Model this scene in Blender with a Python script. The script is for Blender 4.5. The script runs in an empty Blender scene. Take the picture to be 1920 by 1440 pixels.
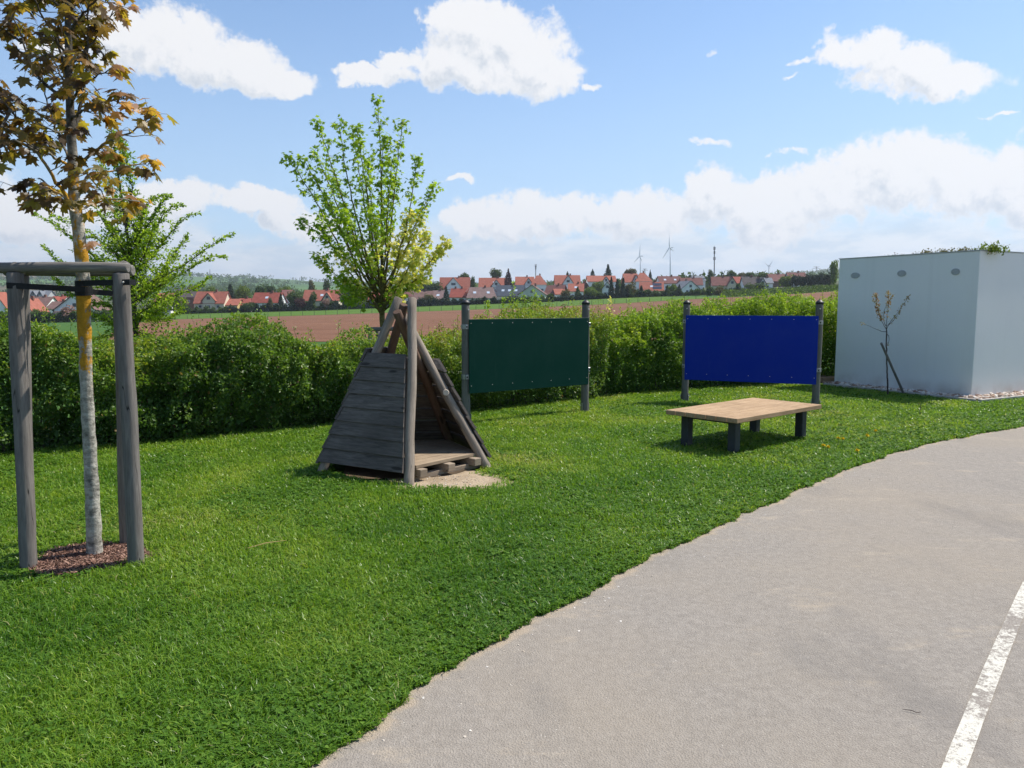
import bpy, math, random
import numpy as np
from mathutils import Vector, Matrix
rnd = random.Random(7)
RG = np.random.default_rng(11)
S = bpy.context.scene

# ------------------------------------------------------------------ camera
FPX, HOR, EYE = 1442.0, 572.0, 1.6
PITCH = math.atan((720 - HOR) / FPX)
cam_d = bpy.data.cameras.new('camera'); cam = bpy.data.objects.new('camera', cam_d)
S.collection.objects.link(cam); S.camera = cam
cam.location = (0, 0, EYE); cam.rotation_euler = (math.pi / 2 - PITCH, 0, 0)
cam_d.sensor_width = 36; cam_d.lens = FPX / 1920 * 36; cam_d.clip_start = .05; cam_d.clip_end = 30000

def ray(px, py):
    c, s = math.cos(PITCH), math.sin(PITCH); v = 720 - py
    return Vector((px - 960, FPX * c + v * s, -FPX * s + v * c))
def gp(px, py, z=0.0):            # where the sight line meets the level z
    r = ray(px, py); t = (z - EYE) / r.z
    return Vector((r.x * t, r.y * t, z))
def at(px, py, Y):                # the point of the sight line at distance Y
    r = ray(px, py); t = Y / r.y
    return Vector((r.x * t, Y, EYE + r.z * t))

# ------------------------------------------------------------------ light
SUN_AZ, SUN_EL = math.radians(63), math.radians(55.5)
sun_d = bpy.data.lights.new('sun', 'SUN'); sun = bpy.data.objects.new('sun', sun_d)
S.collection.objects.link(sun)
sun_d.energy = 4.3; sun_d.angle = math.radians(.53); sun_d.color = (1.0, .945, .86)
sv = Vector((math.cos(SUN_EL) * math.sin(SUN_AZ), math.cos(SUN_EL) * math.cos(SUN_AZ), math.sin(SUN_EL)))
sun.rotation_euler = sv.to_track_quat('Z', 'Y').to_euler(); sun.location = (20, 10, 30)
S.view_settings.view_transform = 'Standard'; S.view_settings.look = 'None'
S.view_settings.exposure = 0.62; S.view_settings.gamma = 1

# ------------------------------------------------------------------ world: Nishita sky with clouds
W = bpy.data.worlds.new('World'); S.world = W; W.use_nodes = True
nt = W.node_tree; nt.nodes.clear()
def nn(t, **k):
    n = nt.nodes.new(t)
    for a, b in k.items(): setattr(n, a, b)
    return n
def sock(x, i):
    if isinstance(x, (int, float)): i.default_value = x
    elif isinstance(x, tuple): i.default_value = x
    else: nt.links.new(x, i)
def M(op, a, b=0.0, c=None, clamp=False):
    n = nn('ShaderNodeMath', operation=op, use_clamp=clamp); sock(a, n.inputs[0]); sock(b, n.inputs[1])
    if c is not None: sock(c, n.inputs[2])
    return n.outputs[0]
def VM(op, a, b=(0., 0., 0.)):
    n = nn('ShaderNodeVectorMath', operation=op); sock(a, n.inputs[0]); sock(b, n.inputs[1])
    return n.outputs['Value'] if op in ('LENGTH', 'DOT_PRODUCT') else n.outputs[0]
def SM(v, a, b, lo=0., hi=1.):
    n = nn('ShaderNodeMapRange', interpolation_type='SMOOTHSTEP'); sock(v, n.inputs[0])
    for i, x in enumerate((a, b, lo, hi)): n.inputs[i + 1].default_value = x
    return n.outputs[0]
def NOI(v, scale, detail=6, rough=.55, dist=0.):
    n = nn('ShaderNodeTexNoise'); sock(v, n.inputs['Vector']); n.inputs['Scale'].default_value = scale
    n.inputs['Detail'].default_value = detail; n.inputs['Roughness'].default_value = rough; n.inputs['Distortion'].default_value = dist
    return n.outputs['Fac'], n.outputs['Color']
def MIX(f, a, b):
    n = nn('ShaderNodeMix', data_type='RGBA'); sock(f, n.inputs[0]); sock(a, n.inputs[6]); sock(b, n.inputs[7])
    return n.outputs[2]
sky = nn('ShaderNodeTexSky', sky_type='NISHITA', sun_disc=False)
sky.sun_elevation = SUN_EL; sky.sun_rotation = SUN_AZ; sky.air_density = 1.0; sky.dust_density = .6; sky.ozone_density = 2.2; sky.altitude = 200
tc = nn('ShaderNodeTexCoord'); D = tc.outputs['Generated']
sep = nn('ShaderNodeSeparateXYZ'); nt.links.new(D, sep.inputs[0])
az = M('ARCTAN2', sep.outputs[0], sep.outputs[1]); el = M('ARCSINE', sep.outputs[2])
comb = nn('ShaderNodeCombineXYZ'); nt.links.new(az, comb.inputs[0]); nt.links.new(el, comb.inputs[1])
AE = comb.outputs[0]
_, nc = NOI(D, 9.0, 5, .6)
w1 = VM('MULTIPLY', VM('SUBTRACT', nc, (.5, .5, .5)), (.085, .055, 0.))
_, nc2 = NOI(D, 38.0, 5, .62)
w2 = VM('MULTIPLY', VM('SUBTRACT', nc2, (.5, .5, .5)), (.034, .026, 0.))
AEw = VM('ADD', VM('ADD', AE, w1), w2)
def ae(px, py):
    r = ray(px, py).normalized(); return math.atan2(r.x, r.y), math.asin(r.z)
CL = [ # px, py, rx, ry : the cumulus heads
 (255,75,75,45),(320,75,80,48),(385,108,85,40),(455,125,70,35),(510,150,55,20),(80,80,35,16),
 (880,55,75,45),(930,70,70,48),(985,105,85,52),(850,120,80,42),(915,140,90,30),(1050,135,45,32),(745,118,42,20),(700,152,70,18),(640,140,28,13),(1110,160,18,8),
 (1555,78,38,20),(1610,98,62,26),(1690,122,80,30),(1770,145,70,22),(1505,115,25,8),
 (1335,101,20,9),(1335,262,36,9),(875,335,32,7),(1490,285,38,7),(1490,148,24,5),(1880,205,24,4),
 (320,372,70,30),(250,395,80,32),(480,385,75,20),(50,405,110,34),(560,420,70,24),
 (1325,360,58,44),(1230,395,110,40),(1450,395,110,50),(1570,355,110,50),(1650,320,90,52),(1730,330,90,50),(1810,345,80,45),(1920,340,90,55),
 (2050,330,120,60),(2250,250,160,70),(-250,330,160,60),(-600,200,200,80),(1050,410,120,34),(930,415,90,32)]
def field(vec):
    cur = None
    for (px, py, rx, ry) in CL:
        a0, e0 = ae(px, py); k = 1.25 / FPX
        v = VM('MULTIPLY', VM('SUBTRACT', vec, (a0, e0, 0.)), (1 / (rx * k), 1 / (ry * k), 0.))
        d = M('SUBTRACT', 1.0 if rx > 45 or ry > 25 else (.8 if rx > 39 else .5), VM('DOT_PRODUCT', v, v))
        cur = d if cur is None else M('SMOOTH_MAX' if False else 'MAXIMUM', cur, d)
    return cur
F1 = field(AEw)
F2 = field(VM('ADD', AEw, (.008, .026, 0.)))     # the same field a little towards the light
nf, _ = NOI(D, 19.0, 10, .66)
nl, _ = NOI(VM('MULTIPLY', D, (1., 1., 2.6)), 7.0, 7, .58)
nh, _ = NOI(D, 75.0, 8, .62)
F1n = M('ADD', M('ADD', F1, M('MULTIPLY', M('SUBTRACT', nf, .5), 2.2)), M('MULTIPLY', M('SUBTRACT', nh, .5), 1.1))
a1 = SM(F1n, -.12, .48)
sh1 = M('SUBTRACT', M('MAXIMUM', F2, -1.), M('MAXIMUM', F1, -1.))       # >0 : deeper towards the light = shaded
n3, _ = NOI(VM('ADD', D, (.006, .0, .012)), 19.0, 10, .66)
shade = SM(M('ADD', M('MULTIPLY', sh1, .9), M('MULTIPLY', M('SUBTRACT', n3, nf), 3.6)), -.25, .75)
shade = M('MULTIPLY', shade, SM(F1n, .0, .7))
# the low bank of clouds down to the horizon
_, e410 = ae(960, 405); _, e560 = ae(960, 500)
bank = M('ADD', SM(el, e410 + .02, e560, 0., 1.), M('MULTIPLY', M('SUBTRACT', nl, .5), 3.0))
bank_a = M('MULTIPLY', SM(bank, .1, .75), SM(el, e410 + .025, e410 - .045))
bsh, _ = NOI(VM('MULTIPLY', D, (1., 1., 3.4)), 13.0, 9, .62)
bank_c = MIX(SM(bsh, .40, .60), (5.85, 6.0, 6.15, 1), (4.1, 4.75, 5.4, 1))
head_c = MIX(shade, (6.3, 6.25, 6.25, 1), (4.15, 4.5, 4.95, 1))
base = nn('ShaderNodeVectorMath', operation='MULTIPLY'); nt.links.new(sky.outputs[0], base.inputs[0]); base.inputs[1].default_value = (.80, .97, 1.10)
skyc = MIX(SM(el, .42, .0, 0.1, .62), base.outputs[0], (3.7, 4.9, 6.3, 1))
skyc = MIX(M('MULTIPLY', bank_a, .85), skyc, bank_c)
skyc = MIX(M('MULTIPLY', a1, .96), skyc, head_c)
bg = nn('ShaderNodeBackground'); nt.links.new(skyc, bg.inputs[0]); bg.inputs[1].default_value = .1
wo = nn('ShaderNodeOutputWorld'); nt.links.new(bg.outputs[0], wo.inputs[0])

# ------------------------------------------------------------------ helpers: objects
C = S.collection
def tag(o, label=None, cat=None, group=None, kind=None):
    if label: o['label'] = label
    if cat: o['category'] = cat
    if group: o['group'] = group
    if kind: o['kind'] = kind
    return o
def thing(name, loc, label, cat, group=None, rz=0.0):
    o = bpy.data.objects.new(name, None); o.empty_display_size = .1
    o.location = loc; o.rotation_euler = (0, 0, rz); C.objects.link(o)
    o['_l'] = 0; del o['_l']
    return tag(o, label, cat, group)
def wmat(o):
    m = Matrix.LocRotScale(o.location, o.rotation_euler, o.scale)
    return wmat(o.parent) @ m if o.parent else m
def mesh_np(name, V, faces, mat, smooth=False, attrs=None):
    """faces: list of (m,k) int arrays, one per polygon size"""
    me = bpy.data.meshes.new(name); V = np.asarray(V, dtype=np.float32)
    me.vertices.add(len(V)); me.vertices.foreach_set('co', V.ravel())
    if not isinstance(faces, (list, tuple)): faces = [faces]
    faces = [np.asarray(f, dtype=np.int32) for f in faces if len(f)]
    li = np.concatenate([f.ravel() for f in faces]); tot = np.concatenate([np.full(len(f), f.shape[1], dtype=np.int32) for f in faces])
    st = np.concatenate([[0], np.cumsum(tot)[:-1]]).astype(np.int32)
    me.loops.add(len(li)); me.loops.foreach_set('vertex_index', li)
    me.polygons.add(len(tot)); me.polygons.foreach_set('loop_start', st)
    for k, a in (attrs or {}).items():
        at_ = me.attributes.new(k, 'FLOAT', 'POINT'); at_.data.foreach_set('value', np.asarray(a, dtype=np.float32))
    me.update(calc_edges=True)
    me.polygons.foreach_set('use_smooth', np.full(len(tot), bool(smooth)))
    for m in (mat if isinstance(mat, (list, tuple)) else [mat]): me.materials.append(m)
    return me
def put(name, me, parent=None, mw=None, label=None, cat=None, group=None, kind=None):
    o = bpy.data.objects.new(name, me); C.objects.link(o)
    mw = mw if mw is not None else Matrix()
    if parent: o.parent = parent; ml = wmat(parent).inverted() @ mw
    else: ml = mw
    l, r, s = ml.decompose(); o.location = l; o.rotation_euler = r.to_euler(); o.scale = s
    return tag(o, label, cat, group, kind)
def wput(name, me, parent=None, origin=None, **k):
    """mesh given in world coordinates; its origin is moved to `origin` (or its parent's)"""
    og = Vector(origin) if origin is not None else (wmat(parent).translation if parent else Vector())
    n = len(me.vertices); a = np.empty(n * 3, dtype=np.float32); me.vertices.foreach_get('co', a)
    a = a.reshape(-1, 3) - np.array(og, dtype=np.float32); me.vertices.foreach_set('co', a.ravel()); me.update()
    return put(name, me, parent, Matrix.Translation(og), **k)
class MB:
    def __init__(s): s.v = []; s.f = {}; s.m = []
    def add(s, V, F):
        o = len(s.v); s.v.extend([tuple(v) for v in V])
        for f in F: s.f.setdefault(len(f), []).append([i + o for i in f])
        return s
    def box(s, c, d, rot=None, bev=0.0):
        hx, hy, hz = d[0] / 2, d[1] / 2, d[2] / 2; c = Vector(c); R = rot or Matrix.Identity(3)
        if bev <= 0:
            P = [(-hx,-hy,-hz),(hx,-hy,-hz),(hx,hy,-hz),(-hx,hy,-hz),(-hx,-hy,hz),(hx,-hy,hz),(hx,hy,hz),(-hx,hy,hz)]
            return s.add([c + R @ Vector(p) for p in P], [(0,3,2,1),(4,5,6,7),(0,1,5,4),(1,2,6,5),(2,3,7,6),(3,0,4,7)])
        # bevelled box from three crossing shells
        b = min(bev, hx * .9, hy * .9, hz * .9); V = []; idx = {}
        for sx in (-1, 1):
            for sy in (-1, 1):
                for sz in (-1, 1):
                    for ax in range(3):
                        p = [sx * (hx - b), sy * (hy - b), sz * (hz - b)]; p[ax] = (sx * hx, sy * hy, sz * hz)[ax]
                        idx[(sx, sy, sz, ax)] = len(V); V.append(c + R @ Vector(p))
        F = []
        for ax in range(3):
            o1, o2 = (ax + 1) % 3, (ax + 2) % 3
            for sg in (-1, 1):
                q = []
                for (a, b2) in ((-1,-1),(1,-1),(1,1),(-1,1)):
                    k = [0,0,0]; k[ax] = sg; k[o1] = a; k[o2] = b2; q.append(idx[(*k, ax)])
                F.append(q if sg > 0 else q[::-1])
            for a in (-1, 1):
                for b2 in (-1, 1):
                    def K(t, n): k = [0,0,0]; k[ax] = t; k[o1] = a; k[o2] = b2; return idx[(*k, n)]
                    F.append([K(-1, o1), K(1, o1), K(1, o2), K(-1, o2)][::(1 if a * b2 > 0 else -1)])
        for sx in (-1, 1):
            for sy in (-1, 1):
                for sz in (-1, 1): F.append([idx[(sx,sy,sz,i)] for i in range(3)][::(1 if sx*sy*sz > 0 else -1)])
        return s.add(V, F)
    def tube(s, pts, rad, n=8, cap=True, close=False):
        V, F = tube_np(pts, rad, n, cap)
        return s.add(V, F)
    def build(s, name, mat, smooth=False):
        return mesh_np(name, np.array(s.v), [np.array(s.f[k]) for k in sorted(s.f)], mat, smooth)
def tube_np(pts, rad, n=8, cap=True):
    pts = [Vector(p) for p in pts]; m = len(pts)
    if isinstance(rad, (int, float)): rad = [rad] * m
    V = []; prev = None
    for i, p in enumerate(pts):
        t = (pts[min(i + 1, m - 1)] - pts[max(i - 1, 0)]).normalized()
        if prev is None:
            ref = Vector((0, 0, 1)) if abs(t.z) < .9 else Vector((1, 0, 0)); a = t.cross(ref).normalized()
        else: a = (prev - t * prev.dot(t)).normalized()
        prev = a; b = t.cross(a)
        for k in range(n):
            th = 2 * math.pi * k / n; V.append(p + (a * math.cos(th) + b * math.sin(th)) * rad[i])
    F = [[i*n+k, i*n+(k+1)%n, (i+1)*n+(k+1)%n, (i+1)*n+k] for i in range(m-1) for k in range(n)]
    if cap: F.append(list(range(n))[::-1]); F.append([(m-1)*n+k for k in range(n)])
    return V, F
# ------------------------------------------------------------------ helpers: noise and scattering
def vnoise(P, scale=1.0, seed=0):
    P = np.asarray(P, dtype=np.float64) * scale; I = np.floor(P).astype(np.int64); f = P - I; f = f * f * (3 - 2 * f)
    def h(i, j, k):
        n = (i * 374761393 + j * 668265263 + k * 2147483647 + seed * 144269) & 0xffffffff
        n = ((n ^ (n >> 13)) * 1274126177) & 0xffffffff; return ((n ^ (n >> 16)) & 0xffff) / 65535.0
    r = 0
    for a in (0, 1):
        for b in (0, 1):
            for c in (0, 1):
                w = (f[:,0] if a else 1-f[:,0]) * (f[:,1] if b else 1-f[:,1]) * (f[:,2] if c else 1-f[:,2])
                r = r + w * h(I[:,0]+a, I[:,1]+b, I[:,2]+c)
    return r
def fbm(P, scale=1.0, oct=4, seed=0):
    r = 0; a = .5; t = 0
    for o in range(oct): r = r + a * vnoise(P, scale * 2 ** o, seed + o); t += a; a *= .5
    return r / t
def norm(a): return a / np.maximum(np.linalg.norm(a, axis=-1, keepdims=True), 1e-9)
def scatter(P, T, N, size, shape, tint, name, mat, smooth=False, extra=None, bend=None):
    """instances of a flat leaf `shape` (verts (k,3): x side, y along T, z along N; faces) at P"""
    SV, SF = shape; SV = np.asarray(SV, dtype=np.float64)
    T = norm(T); B = norm(np.cross(T, N)); N2 = np.cross(B, T); n = len(P); size = np.asarray(size)
    if size.ndim == 1: size = np.stack([size, size], 1)
    V = (P[:,None,:] + B[:,None,:] * (SV[None,:,0,None] * size[:,None,0,None]) + T[:,None,:] * (SV[None,:,1,None] * size[:,None,1,None])
         + N2[:,None,:] * (SV[None,:,2,None] * size[:,None,1,None]))
    k = len(SV); off = (np.arange(n) * k)[:,None,None]
    fs = {}
    for f in SF: fs.setdefault(len(f), []).append(f)
    faces = [(np.array(v)[None,:,:] + off).reshape(-1, kk) for kk, v in fs.items()]
    at_ = {'tint': np.repeat(tint, k)}
    return mesh_np(name, V.reshape(-1, 3), faces, mat, smooth, at_)
LEAF = ([(0,0,0),(.30,.35,.06),(.25,.75,.04),(0,1,-.06),(-.25,.75,.04),(-.30,.35,.06),(0,.5,-.03)],
        [(0,1,6),(1,2,6),(2,3,6),(3,4,6),(4,5,6),(5,0,6)])
LEAF4 = ([(0,0,0),(.32,.5,.06),(0,1,-.05),(-.32,.5,.06)], [(0,1,2),(0,2,3)])
def _maple():
    h = [(0,0),(.06,.10),(.34,-.02),(.33,.12),(.56,.17),(.40,.28),(.46,.40),(.78,.56),(.60,.60),(.62,.76),(.34,.60),(.24,.62),(.26,.80),(.15,.84)]
    r = h + [(0,1.12)]
    V = [(x, y, -.22 * abs(x) - .14 * max(0, y - .4)) for x, y in r] + [(-x, y, -.22 * abs(x) - .14 * max(0, y - .4)) for x, y in h[::-1][:-1]]
    c = len(V); V.append((0, .45, .03)); m = c
    F = [(i, (i + 1) % m, c) for i in range(m)]
    return V, F
MAPLE = _maple()
def inpoly(P, poly):
    x, y = P[:,0], P[:,1]; c = np.zeros(len(P), bool); n = len(poly); poly = np.asarray(poly)
    for i in range(n):
        x1, y1 = poly[i]; x2, y2 = poly[i-1]
        if y1 == y2: continue
        c ^= ((y1 > y) != (y2 > y)) & (x < (x2 - x1) * (y - y1) / (y2 - y1) + x1)
    return c
# ------------------------------------------------------------------ helpers: materials
def mat(name):
    m = bpy.data.materials.new(name); m.use_nodes = True; t = m.node_tree; t.nodes.clear()
    return m, t
class NT:
    def __init__(s, name): s.m, s.t = mat(name)
    def n(s, ty, **k):
        x = s.t.nodes.new(ty)
        for a, b in k.items(): setattr(x, a, b)
        return x
    def l(s, v, i):
        if isinstance(v, (int, float)): i.default_value = v
        elif isinstance(v, tuple): i.default_value = (*v, 1) if len(v) == 3 and i.type == 'RGBA' else v
        else: s.t.links.new(v, i)
    def coord(s, which='Object', sc=(1, 1, 1)):
        if which == 'World': o = s.n('ShaderNodeNewGeometry').outputs['Position']
        else: o = s.n('ShaderNodeTexCoord').outputs[which]
        if sc != (1, 1, 1):
            mp = s.n('ShaderNodeMapping'); s.l(o, mp.inputs[0]); mp.inputs['Scale'].default_value = sc; o = mp.outputs[0]
        return o
    def noise(s, v, scale, detail=4, rough=.55, dist=0):
        x = s.n('ShaderNodeTexNoise'); s.l(v, x.inputs['Vector']); x.inputs['Scale'].default_value = scale
        x.inputs['Detail'].default_value = detail; x.inputs['Roughness'].default_value = rough; x.inputs['Distortion'].default_value = dist
        return x.outputs['Fac']
    def voro(s, v, scale, feature='F1', out='Distance'):
        x = s.n('ShaderNodeTexVoronoi', feature=feature); s.l(v, x.inputs['Vector']); x.inputs['Scale'].default_value = scale
        return x.outputs[out]
    def math(s, op, a, b=0.0, clamp=False):
        x = s.n('ShaderNodeMath', operation=op, use_clamp=clamp); s.l(a, x.inputs[0]); s.l(b, x.inputs[1]); return x.outputs[0]
    def step(s, v, a, b, lo=0., hi=1.):
        x = s.n('ShaderNodeMapRange', interpolation_type='SMOOTHSTEP'); s.l(v, x.inputs[0])
        for i, q in enumerate((a, b, lo, hi)): x.inputs[i+1].default_value = q
        return x.outputs[0]
    def ramp(s, v, stops):
        x = s.n('ShaderNodeValToRGB'); s.l(v, x.inputs[0]); e = x.color_ramp.elements
        while len(e) < len(stops): e.new(.5)
        for i, (p, c) in enumerate(stops): e[i].position = p; e[i].color = (*c, 1)
        return x.outputs[0]
    def mix(s, f, a, b, mode='MIX'):
        x = s.n('ShaderNodeMix', data_type='RGBA', blend_type=mode); s.l(f, x.inputs[0]); s.l(a, x.inputs[6]); s.l(b, x.inputs[7]); return x.outputs[2]
    def bump(s, h, strength=.5, dist=.01):
        x = s.n('ShaderNodeBump'); s.l(h, x.inputs['Height']); x.inputs['Strength'].default_value = strength; x.inputs['Distance'].default_value = dist
        return x.outputs[0]
    def bsdf(s, col, rough=.7, spec=.3, normal=None, metal=0., **k):
        x = s.n('ShaderNodeBsdfPrincipled'); s.l(col, x.inputs['Base Color']); s.l(rough, x.inputs['Roughness'])
        x.inputs['Specular IOR Level'].default_value = spec; x.inputs['Metallic'].default_value = metal
        if normal is not None: s.l(normal, x.inputs['Normal'])
        return x.outputs[0]
    def out(s, sh):
        o = s.n('ShaderNodeOutputMaterial'); s.l(sh, o.inputs[0]); return s.m
def leafmat(name, stops, trans=.45, rough=.45, spec=.35, tcol=1.6, wscale=1.3):
    n = NT(name); a = n.n('ShaderNodeAttribute', attribute_name='tint').outputs['Fac']
    w = n.noise(n.coord('World'), wscale, 3); v = n.math('ADD', a, n.math('MULTIPLY', n.math('SUBTRACT', w, .5), .35), True)
    c = n.ramp(v, stops)
    p = n.bsdf(c, rough, spec)
    tr = n.n('ShaderNodeBsdfTranslucent'); tc_ = n.n('ShaderNodeVectorMath', operation='MULTIPLY'); n.l(c, tc_.inputs[0]); tc_.inputs[1].default_value = (tcol, tcol * 1.02, tcol * .55)
    n.l(tc_.outputs[0], tr.inputs[0])
    mx = n.n('ShaderNodeMixShader'); mx.inputs[0].default_value = trans; n.l(p, mx.inputs[1]); n.l(tr.outputs[0], mx.inputs[2])
    return n.out(mx.outputs[0])
def plain(name, col, rough=.6, spec=.3, var=.15, scale=3, metal=0., bump=0., which='Object'):
    n = NT(name); co = n.coord(which); f = n.noise(co, scale, 5)
    d = tuple(x * (1 - var) for x in col); h = tuple(min(1, x * (1 + var)) for x in col)
    c = n.ramp(f, [(.3, d), (.7, h)])
    nb = n.bump(n.noise(co, scale * 12, 3), bump, .003) if bump else None
    return n.out(n.bsdf(c, rough, spec, nb, metal))
# ------------------------------------------------------------------ materials
def wood(name, dark, light, along='Z', sc=1.0, crack=0.0, warm=None, knots=True, patch=1.2):
    n = NT(name); k = {'X': (1.2, 14, 14), 'Y': (14, 1.2, 14), 'Z': (14, 14, 1.2)}[along]
    co = n.coord('Object', tuple(x * sc for x in k)); g = n.noise(co, 3.2, 8, .65, .4); g2 = n.noise(co, 11, 4, .6)
    big = n.noise(n.coord('Object'), patch * 1.6, 3)
    v = n.math('ADD', n.math('MULTIPLY', g, .65), n.math('MULTIPLY', g2, .35))
    c = n.ramp(v, [(.32, dark), (.5, tuple((a + b) / 2 for a, b in zip(dark, light))), (.66, light)])
    if warm: c = n.mix(n.step(big, .42, .62), c, warm, 'MIX')
    else: c = n.mix(n.step(big, .35, .7, 0, .35), c, tuple(x * .55 for x in dark))
    h = v
    if knots:
        kc = n.coord('Object', {'X': (2.2, 9, 9), 'Y': (9, 2.2, 9), 'Z': (9, 9, 2.2)}[along]); kv = n.voro(kc, .9)
        kn = n.step(kv, .09, .16, 1, 0); c = n.mix(n.math('MULTIPLY', kn, .75), c, tuple(x * .28 for x in dark))
    if crack:
        cc = n.coord('Object', {'X': (.35, 9, 9), 'Y': (9, .35, 9), 'Z': (9, 9, .35)}[along]); cv = n.noise(cc, 2.2, 2, .4)
        ln = n.step(n.math('ABSOLUTE', n.math('SUBTRACT', cv, .5)), .0, .007, 1, 0)
        c = n.mix(n.math('MULTIPLY', ln, crack), c, (.012, .01, .009)); h = n.math('SUBTRACT', v, ln)
    return n.out(n.bsdf(c, .82, .2, n.bump(h, .45, .006)))
m_post = wood('weathered_post_wood', (.105, .092, .083), (.25, .225, .2), crack=.9)
m_post2 = wood('grey_green_post_wood', (.10, .10, .088), (.20, .19, .165), crack=.6)
m_beam = wood('weathered_beam_wood', (.10, .092, .085), (.27, .25, .225), crack=.5)
m_pole = wood('pole_wood', (.17, .135, .105), (.37, .31, .25), crack=.5)
m_board = wood('dark_board_wood', (.068, .056, .047), (.205, .172, .148), along='X', crack=.35)
m_pole_shaded = wood('shaded_pole_wood', (.085, .05, .035), (.21, .13, .09), crack=.3)  # less weathered brown, with the tent's inner shade also put into the colour
m_deck = wood('deck_wood', (.22, .155, .10), (.45, .35, .24), along='X')
m_joist = wood('joist_wood', (.22, .17, .12), (.38, .3, .22), along='X')
m_table = wood('table_wood', (.27, .165, .085), (.53, .37, .225), along='X', knots=False)
m_leg = plain('charcoal_leg', (.035, .04, .045), .55, .3, .25, 6, bump=.2)
def panelmat(name, col, dust):
    n = NT(name); co = n.coord('Object'); a = n.noise(co, 2.2, 6, .65); b = n.noise(n.coord('Object', (1, 1, .25)), 9, 5, .7); sc = n.noise(n.coord('Object', (9, 1, 1.5)), 5, 2, .5, 2.)
    c = n.mix(n.step(a, .35, .75, 0, .10), col, dust); c = n.mix(n.step(b, .55, .75, 0, .10), c, dust)
    c = n.mix(n.step(n.math('ABSOLUTE', n.math('SUBTRACT', sc, .5)), 0, .004, .18, 0), c, dust); sp = n.voro(co, 14); c = n.mix(n.step(sp, .02, .04, .5, 0), c, dust)
    return n.out(n.bsdf(c, n.step(a, .3, .7, .38, .55), .09, n.bump(n.noise(co, 1.3, 2), .12, .01)))
m_green = panelmat('green_panel', (.0010, .036, .025), (.06, .11, .09))
m_blue = panelmat('blue_panel', (.0010, .024, .30), (.07, .11, .35))
m_edge = plain('panel_edge', (.035, .03, .03), .6)
m_steel = plain('galvanised_steel', (.32, .33, .33), .42, .5, .2, 20, metal=.7)
m_screw = plain('screw_head', (.62, .6, .55), .4, .5, .1, 5, metal=.3)
m_cap = plain('black_cap', (.016, .016, .018), .5, .4, .2, 8)
m_black = plain('black_strap', (.008, .008, .009), .6, .3, .2, 20, bump=.3)
m_dark = plain('dark_gap', (.01, .009, .008), .9, .1)

# bark with lichen
def bark(name, a, b, lich=None, lz=(0., 3.), sc=1.):
    n = NT(name); co = n.coord('World'); f = n.noise(co, 30 * sc, 6, .7); g = n.noise(n.coord('World', (1, 1, 3.)), 9 * sc, 4, .6)
    c = n.ramp(n.math('ADD', n.math('MULTIPLY', f, .6), n.math('MULTIPLY', g, .4)), [(.36, a), (.6, b)])
    if lich:
        z = n.n('ShaderNodeSeparateXYZ'); n.l(co, z.inputs[0]); zz = z.outputs[2]
        band = n.math('MULTIPLY', n.step(zz, lz[0] - .12, lz[0] + .25), n.step(zz, lz[1], lz[1] + .5, 1, 0))
        ln = n.noise(n.coord('World', (1, 1, .55)), 13, 5, .6)
        msk = n.step(n.math('ADD', n.math('ADD', n.math('MULTIPLY', ln, .7), n.math('MULTIPLY', f, .3)), n.math('MULTIPLY', band, .10)), .586, .64)
        c = n.mix(n.step(zz, lz[1] - .1, lz[1] + .45), c, n.ramp(f, [(.35, (.03, .025, .02)), (.65, (.11, .095, .075))]))
        c = n.mix(n.math('MULTIPLY', msk, n.step(band, 0, .5)), c, n.ramp(f, [(.35, lich), (.65, tuple(x * 1.5 for x in lich))]))
    return n.out(n.bsdf(c, .85, .2, n.bump(n.math('ADD', f, g), .7, .012)))
m_lichen = bark('lichen_bark', (.12, .11, .09), (.50, .47, .40), (.33, .17, .014), (1.05, 2.3))
m_brown = bark('brown_bark', (.045, .035, .026), (.13, .105, .08))
m_olive = bark('olive_bark', (.06, .052, .02), (.20, .165, .06))
m_twig = bark('dark_twig', (.03, .022, .02), (.085, .06, .05))

m_maple = leafmat('bronze_maple_leaf', [(.0, (.045, .025, .016)), (.35, (.11, .065, .022)), (.6, (.19, .155, .02)), (.82, (.25, .12, .028)), (1, (.38, .22, .15))], .52, .4, .4, 2.4)
m_mid = leafmat('variegated_maple_leaf', [(.0, (.09, .16, .012)), (.35, (.21, .31, .02)), (.6, (.32, .41, .03)), (.78, (.42, .40, .08)), (1, (.68, .6, .22))], .42, .45, .3, 1.9)
m_horn = leafmat('hornbeam_leaf', [(.0, (.08, .14, .012)), (.5, (.22, .32, .025)), (1, (.38, .46, .05))], .42, .45, .35, 1.9)
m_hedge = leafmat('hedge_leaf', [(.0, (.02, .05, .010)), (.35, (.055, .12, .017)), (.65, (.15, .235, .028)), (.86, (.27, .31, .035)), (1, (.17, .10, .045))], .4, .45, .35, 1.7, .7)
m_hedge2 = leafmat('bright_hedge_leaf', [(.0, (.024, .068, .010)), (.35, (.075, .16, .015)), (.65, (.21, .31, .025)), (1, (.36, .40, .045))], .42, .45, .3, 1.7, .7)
m_far = leafmat('far_tree_leaf', [(.0, (.028, .05, .014)), (.5, (.06, .10, .022)), (1, (.12, .17, .035))], .3, .6, .15, 1.4, .02)
m_far_l = leafmat('far_light_leaf', [(.0, (.06, .10, .018)), (.5, (.13, .185, .03)), (1, (.21, .26, .05))], .3, .6, .15, 1.4, .02)
m_far_d = leafmat('far_conifer_leaf', [(.0, (.012, .024, .012)), (.5, (.024, .045, .02)), (1, (.05, .08, .03))], .15, .6, .15, 1.2, .02)
m_far_p = leafmat('far_purple_leaf', [(.0, (.028, .012, .014)), (.5, (.06, .022, .024)), (1, (.12, .05, .04))], .25, .6, .15, 1.4, .02)
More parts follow.
